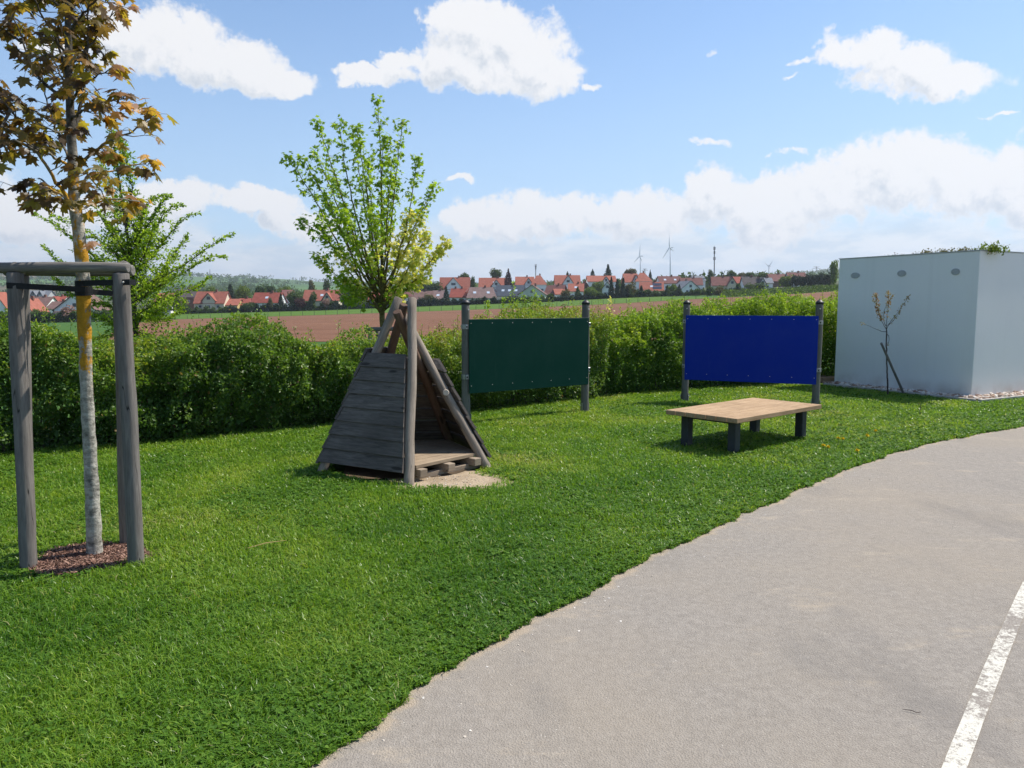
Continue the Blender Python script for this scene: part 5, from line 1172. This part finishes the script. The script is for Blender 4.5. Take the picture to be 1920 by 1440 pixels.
house(966, 1002, 519, 534, 555, K_, 'side', W_WH, R_OR, 'left half of the third apartment house, with white gable and tall window', 0, [(983, 999, 522, 533)], depth=12, wins=2)
house(995, 1026, 516, 534, 555, K_ - 3, 'hip', W_WH, R_OR, 'steep hipped orange roof attached to the right of the third apartment house', 0, depth=12, wins=2)
house(1018, 1055, 535, 551, 568, F_ + 8, 'side', W_BR, R_DR, 'dark brown house with reddish roof right of the pale green gable', -22, wins=1)
house(1040, 1062, 542, 552, 566, F_ + 4, 'side', W_WH, R_OR, 'small orange roof above the white greenhouse', 6, wins=1, chim=0)
house(1040, 1089, 516, 533, 553, K_, 'side', W_WH, R_OR, 'fourth apartment house of the upper row, white gable with dark round window', 0, [(1054, 1076, 517, 532)], depth=12, wins=2)
house(1064, 1095, 532, 546, 566, F_ + 2, 'side', W_WH, R_OR, 'white house with orange roof and skylight behind the dark bushy tree', -6, sky=1, wins=2)
house(1088, 1110, 531, 545, 562, F_ + 6, 'front', W_BR, R_DR, 'small brown gable beside the white house with skylight', 8, wins=0)
house(1101, 1156, 517, 528, 548, K_, 'side', W_WH, R_OR, 'long orange roof with small white gable, fifth of the upper row', 0, [(1129, 1143, 519, 528)], depth=12, wins=3)
house(1127, 1150, 529, 542, 562, F_ + 2, 'front', W_WH, R_DK, 'white house with dark roof partly hidden by tall dark conifers', -14)
house(1170, 1198, 513, 529, 549, K_, 'side', W_WH, R_OR, 'sixth apartment house of the upper row, left of the steep roof', 0, [(1185, 1199, 516, 529)], depth=12, wins=2)
house(1190, 1224, 511, 528, 549, K_ - 3, 'hip', W_WH, R_OR, 'steep orange hipped roof under the left wind turbine', 0, depth=12, wins=2)
house(1199, 1245, 529, 545, 556, F_ + 2, 'side', W_WH, R_OR, 'orange-roofed house with dark solar panels above the green strip', -8, wins=2, solar=1, sky=1)
house(1236, 1280, 518, 531, 548, K_ - 10, 'side', W_WH, R_DR, 'dark brown-red roof under the middle wind turbine', 4, sky=2, wins=2)
house(1276, 1318, 521, 534, 550, K_ - 15, 'side', W_WH, R_DR, 'wide red-brown roof left of the mobile mast', -6, wins=2)
house(1275, 1314, 527, 541, 554, F_ + 4, 'front', W_WH, R_GR, 'white gabled house with a grey roof at the end of the green strip', 14)
house(1300, 1324, 517, 526, 540, K_ + 20, 'side', W_WH, R_GR, 'small grey roof behind the red-brown one', 5, wins=0, chim=0)
house(1334, 1372, 519, 535, 553, F_ + 5, 'side', W_CR, R_DR, 'red-brown roofed house right of the mobile mast', -10, wins=2)
house(1362, 1383, 521, 534, 553, F_ + 3, 'front', W_CR, R_DR, 'cream gable wing of the red-brown house', -6)
house(1379, 1408, 519, 531, 546, K_ - 20, 'side', W_WH, R_RED, 'orange-red roof right of the cream gable wing', 4, wins=2)
house(1393, 1424, 519, 534, 548, F_ + 25, 'side', W_WH, R_DK, 'dark roofed white house near the right end of the village', -6, wins=2)
house(1421, 1438, 522, 533, 548, F_ + 22, 'front', W_WH, R_DK, 'small white gable wing of the dark-roofed house', 6)
house(1428, 1450, 521, 531, 545, F_ + 50, 'side', W_WH, R_GR, 'pale grey roof right of the dark-roofed house', -6, wins=1)
house(1444, 1478, 514, 527, 542, K_ - 10, 'side', W_BR, R_DR, 'dark red roof under the right wind turbine', 4, wins=0)
house(1478, 1513, 511, 523, 540, K_ - 12, 'side', W_WH, R_DR, 'rightmost house, dark red roof beside the dark conifers', -6, wins=0)
house(-30, 18, 548, 580, 600, 255, 'front', W_WH, R_OR, 'white gabled house with orange roof edge at the left picture border', 0)
house(20, 64, 560, 585, 600, 262, 'front', W_WH, R_OR, 'white gable with orange roof right of the left frame post', 4, wins=0)
house(46, 89, 557, 574, 590, 300, 'side', W_WH, R_BR, 'house with a broad brown roof behind the left frame post', 0, wins=2)
house(88, 116, 556, 567, 582, 320, 'side', W_WH, R_RED, 'bright red roof with a small gable left of the maple trunk', 0, [(98, 110, 557, 566)], wins=0)
house(86, 120, 566, 579, 592, 285, 'side', W_WH, R_BR, 'low brown roof next to the white gable left of the maple trunk', 2, wins=1)
house(100, 182, 553, 581, 599, 258, 'front', W_WH, R_BR, 'large white gabled house behind the maple trunk', 0, depth=12)
house(47, 90, 545, 557, 575, 430, 'side', W_GY, R_GR, 'big grey-roofed house farthest back on the left', 0, [(60, 70, 546, 553), (73, 82, 546, 553)], wins=0)
# greenhouse, sheds
def small_box(px0, px1, yt, yb, D, m, m2, name, label, cat):
    s = D / FE; o = at((px0 + px1) / 2, yb, D); w = (px1 - px0) * s; h = (yb - yt) * s; g = thing(name, o, label, cat); mb = MB(); mb.box(o + Vector((0, 2, h * .25 - 1)), (w, 4, h * .5 + 2)); wput('wall', mb.build('wall', m), g)
    V = []; N = 8; mb = MB()
    for x in (-w/2 - .1, w/2 + .1):
        for k in range(N + 1): a = math.pi * k / N; V.append(o + Vector((x, 2 - 2.15 * math.cos(a), h * .5 + h * .5 * math.sin(a))))
    mb.add(V, [[k, k+1, N+2+k, N+1+k] for k in range(N)] + [list(range(N+1)), list(range(N+1, 2*N+2))[::-1]]); wput('roof', mb.build('roof', m2), g)
    if name == 'greenhouse':
        mb = MB()
        for k in range(9): mb.box(o + Vector((-w/2 + w * k / 8, -.04, h * .3)), (.12, .06, h * .6))
        wput('frame', mb.build('frame', m_cope), g)
small_box(1030, 1057, 556, 565, F_ - 12, W_WH, plain('greenhouse_film', (.72, .75, .76), .3, .5), 'greenhouse', 'long white round-topped greenhouse in front of the brown house', 'greenhouse')
small_box(1066, 1078, 556, 562, F_ - 8, W_BR, m_frame, 'shed', 'low shed with pale roof right of the greenhouse', 'shed')
small_box(100, 117, 583, 597, 254, W_BR, R_DK, 'shed', 'dark garden shed before the white gabled house on the left', 'shed')
small_box(1232, 1243, 549, 555, F_ - 6, W_WH, m_frame, 'shed', 'small pale pavilion under the roof with solar panels', 'shed')

# ------------------------------------------------------------------ village trees: unit crowns, copied
def unit_crown(kind, seed):
    R = np.random.default_rng(seed); n_ = 1300
    if kind in ('round', 'tall'):
        nb = 9 if kind == 'round' else 12; bc = R.normal(0, 1, (nb, 3)); bc = norm(bc) * (R.random((nb, 1)) ** .5) * [.30, .30, .26]; br_ = .17 + .13 * R.random(nb)
        if kind == 'tall': bc[:,:2] *= .75; bc[:,2] = R.uniform(-.34, .34, nb); br_ = .11 + .12 * R.random(nb) * (1 - np.abs(bc[:,2]))
        k = R.integers(0, nb, n_); d = norm(R.normal(0, 1, (n_, 3))); P = bc[k] + d * (br_[k] * (1 - .25 * R.random(n_) ** 2))[:,None]; P[:,2] += .56; N = norm(d + R.normal(0, .5, (n_, 3))); sz = .060 + .05 * R.random(n_)
    else:
        z = R.random(n_) ** 1.15; a = R.random(n_) * 6.283; lay = .78 + .22 * np.cos(z * 46)
        r = (.5 * (1 - z) ** .85 * lay if kind == 'conifer' else .42 * np.sin(np.clip(z * 1.02 + .12, 0, 1) ** .6 * math.pi) ** .55) * (.75 + .3 * R.random(n_)); P = np.stack([r * np.cos(a), r * np.sin(a), .06 + .94 * z], 1); N = norm(np.stack([np.cos(a), np.sin(a), .4 + R.normal(0, .4, n_)], 1)); sz = .05 + .05 * R.random(n_)
    tint = .3 + .4 * R.random(n_) + .25 * (fbm(P, 5, 2, seed) - .5) ; T = norm(R.normal(0, 1, (n_, 3)) + [0, 0, -.3])
    return P, T, N, sz, np.clip(tint, 0, 1)
UC = {}
def crown_mesh(kind, v, m):
    key = (kind, v, m.name)
    if key not in UC: P, T, N, sz, ti = unit_crown(kind, 17 * len(kind) + v); UC[key] = scatter(P, T, N, np.stack([sz * 1.3, sz * 1.3], 1), LEAF4, ti, 'crown', m)
    return UC[key]
mb = MB(); mb.tube([(0, 0, -.12), (0, 0, .3), (.01, 0, .6)], [.035, .025, .01], 6); UT = mb.build('trunk', m_brown)
cnt = 0
def vtree(px, yt, yb, w, kind, m, D, label, cat='tree'):
    global cnt; cnt += 1; s = D / FE; o = at(px, yb, D); g = thing({'conifer': 'conifer', 'column': 'columnar_tree'}.get(kind, 'broadleaf_tree'), o, label, cat, 'trees among the village houses')
    h = (yb - yt) * s * 1.06; ww = w * s * 1.2; g.scale = (ww, ww, h); g.rotation_euler = (0, 0, cnt * 2.4)
    for nm, me in (('crown', crown_mesh(kind, cnt % 3, m)), ('trunk', UT)):
        c = bpy.data.objects.new(nm, me); C.objects.link(c); c.parent = g
Lt, Md, Dk, Pu, Bl, Ol = m_far_l, m_far, m_far_d, m_far_p, m_far_b, m_far_o
FR, BH = 333, 372
for a in [(433,536,568,20,'conifer',Dk,360,'dark conifer between the cream house and the light green tree'),(455,533,570,26,'round',Lt,365,'tall light green tree behind the small red-roofed house'),(489,534,560,20,'round',Md,400,'left one of two round green trees above the long red roof'),
 (507,534,560,19,'round',Md,405,'right one of two round green trees above the long red roof'),(537,534,565,28,'round',Lt,400,'yellowish tree behind the slanting dark red roof'),(527,553,577,14,'conifer',Dk,FR,'small dark conifer at the right end of the long red roof'),
 (552,546,580,30,'round',Md,FR+4,'wide green tree left of the purple shrub'),(563,556,581,22,'round',Pu,FR-4,'purple-leaved shrub at the field edge'),(588,549,581,20,'tall',Md,FR-2,'dark green tree in front of the wide orange-roofed house'),(611,560,581,16,'round',Bl,FR-2,'pinkish blossoming tree beside the cream front gable'),
 (585,529,560,18,'tall',Ol,420,'olive tree above the left end of the wide orange roof'),(613,524,562,20,'tall',Md,440,'tall thin pale tree behind the wide orange roof'),(660,537,582,44,'round',Ol,FR,'broad olive tree left of the variegated maple'),(508,560,580,13,'tall',Ol,FR-2,'small olive tree in front of the long red roof'),
 (348,570,592,22,'round',Md,FR-4,'dark bush left of the cream house'),(465,567,586,26,'round',Md,FR-4,'round dark bush in front of the small red-roofed house'),(333,552,592,34,'round',Ol,FR,'olive tree before the dark brown roof'),(397,537,556,24,'round',Lt,390,'light yellow-green tree above the cream house ridge'),(361,535,555,22,'round',Ol,400,'brownish tree above the left end of the cream house'),
 (797,528,552,28,'round',Md,430,'left of two round trees on the skyline beside the leftmost apartment house'),(817,529,552,26,'round',Md,430,'right of two round trees on the skyline beside the leftmost apartment house'),(805,551,573,18,'round',Ol,FR,'olive bush in front of the brown-roofed house behind the tent tip'),
 (871,510,534,19,'round',Md,450,'grey-green tree above the leftmost apartment house'),(887,520,545,14,'tall',Md,440,'narrow green tree between the two left apartment houses'),(930,504,528,21,'round',Md,450,'round tree above the second apartment house'),(953,508,542,14,'column',Pu,425,'tall dark purple tree between the second and third apartment houses'),
 (837,541,572,12,'column',Dk,FR,'dark columnar tree beside the bright red roof'),(1111,506,520,8,'column',Dk,455,'small cypress-like tree above the fifth apartment house'),(1140,498,520,14,'conifer',Dk,455,'sparse conifer on the skyline above the long orange roof'),(1064,510,520,6,'column',Dk,455,'tiny dark tree top above the fourth apartment house'),
 (1120,527,560,24,'round',Lt,BH,'light green tree in front of the fifth apartment house'),(1108,536,567,26,'round',Lt,FR,'yellow-green tree beside the small brown gable'),(1083,541,568,19,'conifer',Md,FR,'dark bushy tree in front of the white house with skylight'),(1060,543,566,16,'round',Ol,FR,'olive tree right of the greenhouse'),(1125,546,565,17,'round',Md,FR-2,'pale round shrub left of the tall conifers'),
 (1146,524,563,15,'conifer',Dk,FR-2,'left of three tall dark conifers at the field'),(1157,527,563,15,'conifer',Dk,FR-2,'middle of three tall dark conifers at the field'),(1168,525,562,15,'conifer',Dk,FR-2,'right of three tall dark conifers at the field'),(1182,530,560,26,'round',Ol,FR,'olive tree right of the three dark conifers'),
 (1186,503,520,16,'round',Ol,450,'brownish tree behind the steep roof under the left turbine'),(1176,504,520,12,'round',Ol,450,'small brownish tree top left of the steep roof'),(1219,508,525,6,'column',Dk,440,'slim cypress between left and middle wind turbine'),(1202,538,559,15,'conifer',Dk,FR-4,'dark conifer left of the roof with solar panels'),
 (1262,531,556,20,'round',Lt,FR,'yellow-green tree left of the grey-roofed gable'),(1273,536,556,13,'conifer',Dk,FR-4,'dark conifer against the grey-roofed gable'),(1251,537,557,14,'conifer',Md,FR-4,'green conifer right of the roof with solar panels'),(1331,508,530,15,'tall',Md,460,'pale tree just left of the mobile mast'),(1370,507,526,22,'round',Md,450,'round tree above the red-brown roof'),
 (1390,511,526,16,'round',Ol,455,'low olive tree above the orange-red roof'),(1407,509,526,20,'round',Md,455,'green tree above the dark-roofed house'),(1430,511,526,22,'round',Md,455,'low green tree left of the right wind turbine'),(1474,516,545,26,'round',Lt,F_,'bright green round tree below the dark red roof at right'),(1385,534,560,20,'tall',Md,FR-20,'green tree at the corner of the conifer plantation'),
 (1406,531,550,20,'round',Md,FR,'dark shrub below the dark-roofed house'),(1424,530,549,20,'round',Md,FR+2,'dark shrub below the pale grey roof'),(1330,535,560,18,'round',Md,FR-20,'olive-green shrub at the right end of the green strip'),(1350,536,560,24,'round',Ol,FR-18,'olive bush in front of the red-brown roofed house'),(1308,541,558,18,'round',Md,FR-8,'shrub hiding the foot of the grey-roofed gable'),
 (1492,514,542,22,'round',Dk,340,'leftmost dark tree of the clump at the right end of the village'),(1508,516,543,20,'round',Dk,338,'second dark tree of the clump at the right end'),(1524,513,542,22,'round',Dk,336,'third dark tree of the clump at the right end'),(1539,510,542,22,'round',Dk,334,'fourth dark tree of the clump at the right end'),(1553,512,541,18,'round',Dk,334,'dark tree next to the tall light tree at right'),(1563,492,541,19,'tall',Lt,330,'tall light green tree beside the white building'),
 (126,546,566,15,'round',Dk,330,'dark round tree left of the maple trunk'),(128,573,600,26,'round',Bl,250,'pink blossoming tree in front of the white gable on the left'),(68,579,592,11,'round',Lt,256,'small yellow bush at the orange roof on the left'),(82,582,602,28,'round',Ol,252,'wide olive bush left of the dark garden shed'),(10,590,606,22,'round',Dk,248,'dark bush before the gabled house at the left border'),
 (1035,552,568,10,'conifer',Dk,FR-14,'small dark conifer at the left end of the greenhouse'),(1053,560,568,7,'conifer',Dk,FR-16,'tiny conifer in front of the greenhouse'),(300,560,590,30,'round',Ol,FR,'olive bush below the orange roof behind the feathery tree'),(1230,547,558,16,'round',Md,FR-8,'low shrub beside the small pale pavilion')]:
    vtree(*a)
def garden_hedge(px0, px1, yt0, yb0, yt1, yb1, D, m, label, seed):
    R = np.random.default_rng(seed); n_ = int((px1 - px0) * 42); u = R.random(n_); px = px0 + (px1 - px0) * u; P = []
    a, b = at(px0, yb0, D), at(px1, yb1, D); s = D / FE; h = ((yb0 - yt0) * (1 - u) + (yb1 - yt1) * u) * s * (.35 + 1.3 * fbm(np.stack([px * .22, u * 0, u * 0], 1), 1, 3, seed)); v = R.random(n_) ** .7
    P = np.stack([a.x + (b.x - a.x) * u, D + R.uniform(-.9, .9, n_), a.z + (b.z - a.z) * u + h * v], 1); N = norm(R.normal(0, .6, (n_, 3)) + [0, -.7, .5])
    wput('garden_hedge', scatter(P, norm(R.normal(0, 1, (n_, 3))), N, np.full(n_, .75) * (.6 + .6 * R.random(n_)), LEAF4, np.clip(.25 + .5 * R.random(n_), 0, 1), 'garden_hedge', m), None, (a + b) / 2, label=label, cat='hedge', group='hedges at the village edge')
garden_hedge(330, 428, 580, 592, 577, 590, 331, Md, 'garden hedge in front of the cream house', 1); garden_hedge(428, 560, 576, 588, 572, 585, 331, Dk, 'dark garden hedge below the long red roof', 2)
garden_hedge(560, 690, 570, 584, 570, 582, 331, Md, 'garden hedge below the wide orange-roofed house', 3); garden_hedge(690, 935, 564, 580, 561, 573, 331, Dk, 'long clipped dark hedge between the tent tip and the mauve-roofed house', 4)
garden_hedge(935, 1035, 561, 572, 557, 568, 331, Md, 'low green hedge below the pale green gable', 5); garden_hedge(1035, 1180, 558, 568, 553, 562, 331, Dk, 'dark hedge under the greenhouse and the tall conifers', 6)
garden_hedge(1180, 1400, 548, 560, 545, 558, 329, Md, 'green hedge at the right end of the green strip', 7); garden_hedge(-20, 300, 590, 606, 584, 598, 249, Md, 'hedge at the village edge behind the maple frame', 8)
# plantation of small conifers
P0, T0, N0, s0, t0 = [], [], [], [], []; R = np.random.default_rng(5)
for yy in np.arange(262, 345, 3.0):
    for xx in np.arange(70, 155, 1.7):
        px = 960 + xx / yy * FE
        if px < 1352 + (yy - 262) * .15 or px > 1640: continue
        z = zt(xx, yy); h = 1.9 * (.75 + .5 * R.random()); k = 16; v = R.random(k); a = R.random(k) * 6.28; r = .75 * (1 - v) * (.7 + .4 * R.random(k)); x_ = xx + R.normal(0, .25); y_ = yy + R.normal(0, .3)
        P0.append(np.stack([x_ + r * np.cos(a), y_ + r * np.sin(a), z + .05 + h * v], 1)); N0.append(np.stack([np.cos(a), np.sin(a), .5 + 0 * a], 1)); s0.append(.45 + .3 * R.random(k)); t0.append(.35 + .6 * R.random(k))
P0, N0, s0, t0 = map(np.concatenate, (P0, N0, s0, t0)); tag(wput('young_conifers', scatter(P0, norm(R.normal(0, 1, (len(P0), 3))), norm(N0 + R.normal(0, .4, N0.shape)), s0, LEAF4, np.clip(t0, 0, 1), 'young_conifers', m_far)), kind='stuff')
# woods on the hills
P0, N0, s0, t0 = [], [], [], []; n_ = 26000; px = R.uniform(-500, 2100, n_); Yw = 470 * (2500 / 470) ** R.random(n_); xw = (px - 960) / FE * Yw
Q = np.stack([xw, Yw, 0 * xw], 1); mk = fbm(Q, 1 / 130, 4, 77); thr = np.interp(Yw, [470, 560, 900, 1500, 2200, 2500], [.50, .50, .62, .61, .58, .46]); ok = mk > thr; xw, Yw, px = xw[ok], Yw[ok], px[ok]; zw = zter(xw, Yw)
for k in range(3):
    q = 10; n2 = len(xw); hgt = (8 + 6 * RG.random(n2)) * np.interp(Yw, [470, 2500], [.62, 1.0])
    d = norm(R.normal(0, 1, (n2, q // 2, 3))); rad = hgt * .48; Pk = np.stack([xw, Yw, zw + hgt * .5], 1)[:,None,:] + d * np.stack([rad, rad, hgt * .5], 1)[:,None,:] * (.6 + .4 * R.random((n2, q // 2, 1)))
    P0.append(Pk.reshape(-1, 3)); N0.append(norm(d + R.normal(0, .4, d.shape)).reshape(-1, 3)); s0.append(np.repeat(hgt * .42, q // 2)); t0.append(np.repeat(np.clip(.1 + .9 * fbm(np.stack([xw, Yw, 0*xw], 1), 1/30, 3, 9) + .25 * (R.random(n2) - .5), 0, 1), q // 2))
P0, N0, s0, t0 = map(np.concatenate, (P0, N0, s0, t0)); tag(wput('forest', scatter(P0, norm(R.normal(0, 1, (len(P0), 3))), N0, s0, LEAF4, np.clip(t0, 0, 1), 'forest', m_far)), kind='stuff')

# ------------------------------------------------------------------ fence along the field
m_fp = plain('fence_post', (.07, .065, .06)); y_f = 250.6; a, b = at(-60, 600, y_f), at(1345, 560, y_f); g = thing('field_fence', (0, y_f, zt(0, y_f)), 'long thin wire fence with dark posts between ploughed field and green strip', 'fence')
xs = np.arange(a.x, b.x, 3.75); zs_ = zter(xs, np.full(len(xs), y_f)); mb = MB(); mb.tube([(0, 0, -.3), (0, 0, 1.5)], .065, 5); me = mb.build('post', m_fp)
for x, z in zip(xs, zs_): put('post', me, g, Matrix.Translation((x, y_f, z + .1)))
mb = MB()
for zz in (1.45, .8): mb.tube([(x, y_f, z + .1 + zz) for x, z in zip(xs, zs_)], .012, 3)
wput('wire', mb.build('wire', m_fp), g)

# ------------------------------------------------------------------ wind turbines, masts, pylons
m_tb = plain('turbine_haze_grey', (.55, .57, .6), .5)  # light grey, the far haze is put into the colour
def turbine(px, yh, tipv, yb, D, side_, label):
    s = D / FE; h = at(px, yh, D); base = at(px, yb, D); g = thing('wind_turbine', base, label, 'wind turbine', 'wind turbines on the skyline'); mb = MB(); mb.tube([base - Vector((0, 0, 30)), h - Vector((0, 0, 2))], [3.2, 1.9], 12); wput('tower', mb.build('tower', m_tb, True), g)
    mb = MB(); mb.box(h + Vector((side_ * 4, 3, 0)), (13, 4.5, 4.2), bev=1.); wput('nacelle', mb.build('nacelle', m_tb), g)
    hub = h + Vector((-side_ * 4, -3, 0)); mb = MB(); mb.tube([hub + Vector((side_ * 2, 0, 0)), hub, hub + Vector((-side_ * 2.5, -1, 0))], [2.2, 2, .5], 8); wput('hub', mb.build('hub', m_tb, True), g)
    for dx, dy in tipv: tip = hub + Vector((dx * s, 0, -dy * s)); mb = MB(); mb.tube([hub, hub.lerp(tip, .12), hub.lerp(tip, .3), tip], [1.3, 2.3, 1.9, .5], 6); wput('blade', mb.build('blade', m_tb, True), g)
turbine(1201, 480, [(1, -24), (-10, 12), (5, 11)], 524, 3000, 1, 'left wind turbine on the skyline, one blade upright'); turbine(1257, 464, [(-1, -26), (-12, 20), (8, 7)], 524, 2800, 1, 'tallest wind turbine, in the middle'); turbine(1442, 499, [(-9, -7), (9, -12), (0, 13)], 522, 3300, .4, 'smallest wind turbine at the right, two blades up like a V')
m_mast = plain('mast_grey', (.22, .22, .22), .6)
def mast(px, yt, yb, D, rad, plats, label, name='antenna_mast'):
    s = D / FE; b = at(px, yb, D); t_ = at(px, yt, D); g = thing(name, b, label, 'mast'); mb = MB(); mb.tube([b - Vector((0, 0, 6)), b.lerp(t_, .85), t_], [rad, rad * .7, rad * .25], 8); wput('pole', mb.build('pole', m_mast), g)
    for yy, w in plats:
        c = at(px, yy, D); mb = MB(); mb.tube([c, c + Vector((0, 0, .25))], w * s, 10)
        for k in range(6): a = k * 1.047; mb.box(c + Vector((math.cos(a) * w * s, math.sin(a) * w * s, .7)), (.14, .14, 1.7))
        wput('platform', mb.build('platform', m_mast), g)
mast(1339.5, 461, 524, 455, .38, [(468, 1.7), (476, 1.3), (487, 1.9)], 'tall grey mobile mast with antenna platforms right of the turbines'); mast(1004.5, 497, 520, 470, .28, [(500, 1.4), (505, .9)], 'short antenna mast above the third apartment house')
mast(393.5, 504, 520, 2200, 1.2, [], 'far thin mast on the wooded hill at left'); mast(562, 520, 531, 2300, 1.2, [], 'far tiny mast on the ridge left of the variegated maple')
def pylon(px, yt, yb, w, D, label):
    s = D / FE; b = at(px, yb, D); t_ = at(px, yt, D); g = thing('power_pylon', b, label, 'pylon'); mb = MB()
    for sx in (-1, 1): mb.tube([b + Vector((sx * 3, 0, -10)), t_ + Vector((sx * .5, 0, 0))], .35, 4)
    k = 8
    for i in range(k): a_, c_ = i / k, (i + 1) / k; q = -1 if i % 2 else 1; mb.tube([b.lerp(t_, a_) + Vector((q * 3 * (1 - a_), 0, 0)), b.lerp(t_, c_) + Vector((-q * 3 * (1 - c_), 0, 0))], .22, 4)
    wput('lattice_tower', mb.build('lattice_tower', m_mast), g); mb = MB(); z = t_.z - .18 * (t_.z - b.z)
    mb.tube([(t_.x - w * s, D, z), (t_.x, D, z + 1.6), (t_.x + w * s, D, z)], [.25, .7, .25], 4); mb.tube([(t_.x - w * s * .7, D, t_.z), (t_.x + w * s * .7, D, t_.z)], .3, 4); wput('cross_arm', mb.build('cross_arm', m_mast), g)
pylon(1209, 504, 522, 6, 1600, 'small power pylon between left and middle wind turbine'); pylon(1531, 500, 520, 8, 1600, 'wide-armed power pylon above the dark trees at right')

# ------------------------------------------------------------------ haze
HAZE = 0.00014
if HAZE:
    m, tt_ = mat('haze_air'); v = tt_.nodes.new('ShaderNodeVolumePrincipled'); v.inputs['Color'].default_value = (.80, .88, 1, 1); v.inputs['Density'].default_value = HAZE; v.inputs['Anisotropy'].default_value = .3
    o = tt_.nodes.new('ShaderNodeOutputMaterial'); tt_.links.new(v.outputs[0], o.inputs['Volume'])
    zlo = min((ob.matrix_world @ Vector(c)).z for ob in [bpy.data.objects['ground']] for c in ob.bound_box); 
    mb = MB(); x0, x1, y0_, y1_ = -13000, 13000, -13000, 13000; zl, zh = -260, 330; mb.box(((x0 + x1) / 2, (y0_ + y1_) / 2, (zl + zh) / 2), (x1 - x0, y1_ - y0_, zh - zl)); tag(put('haze', mb.build('haze', m)), kind='stuff')
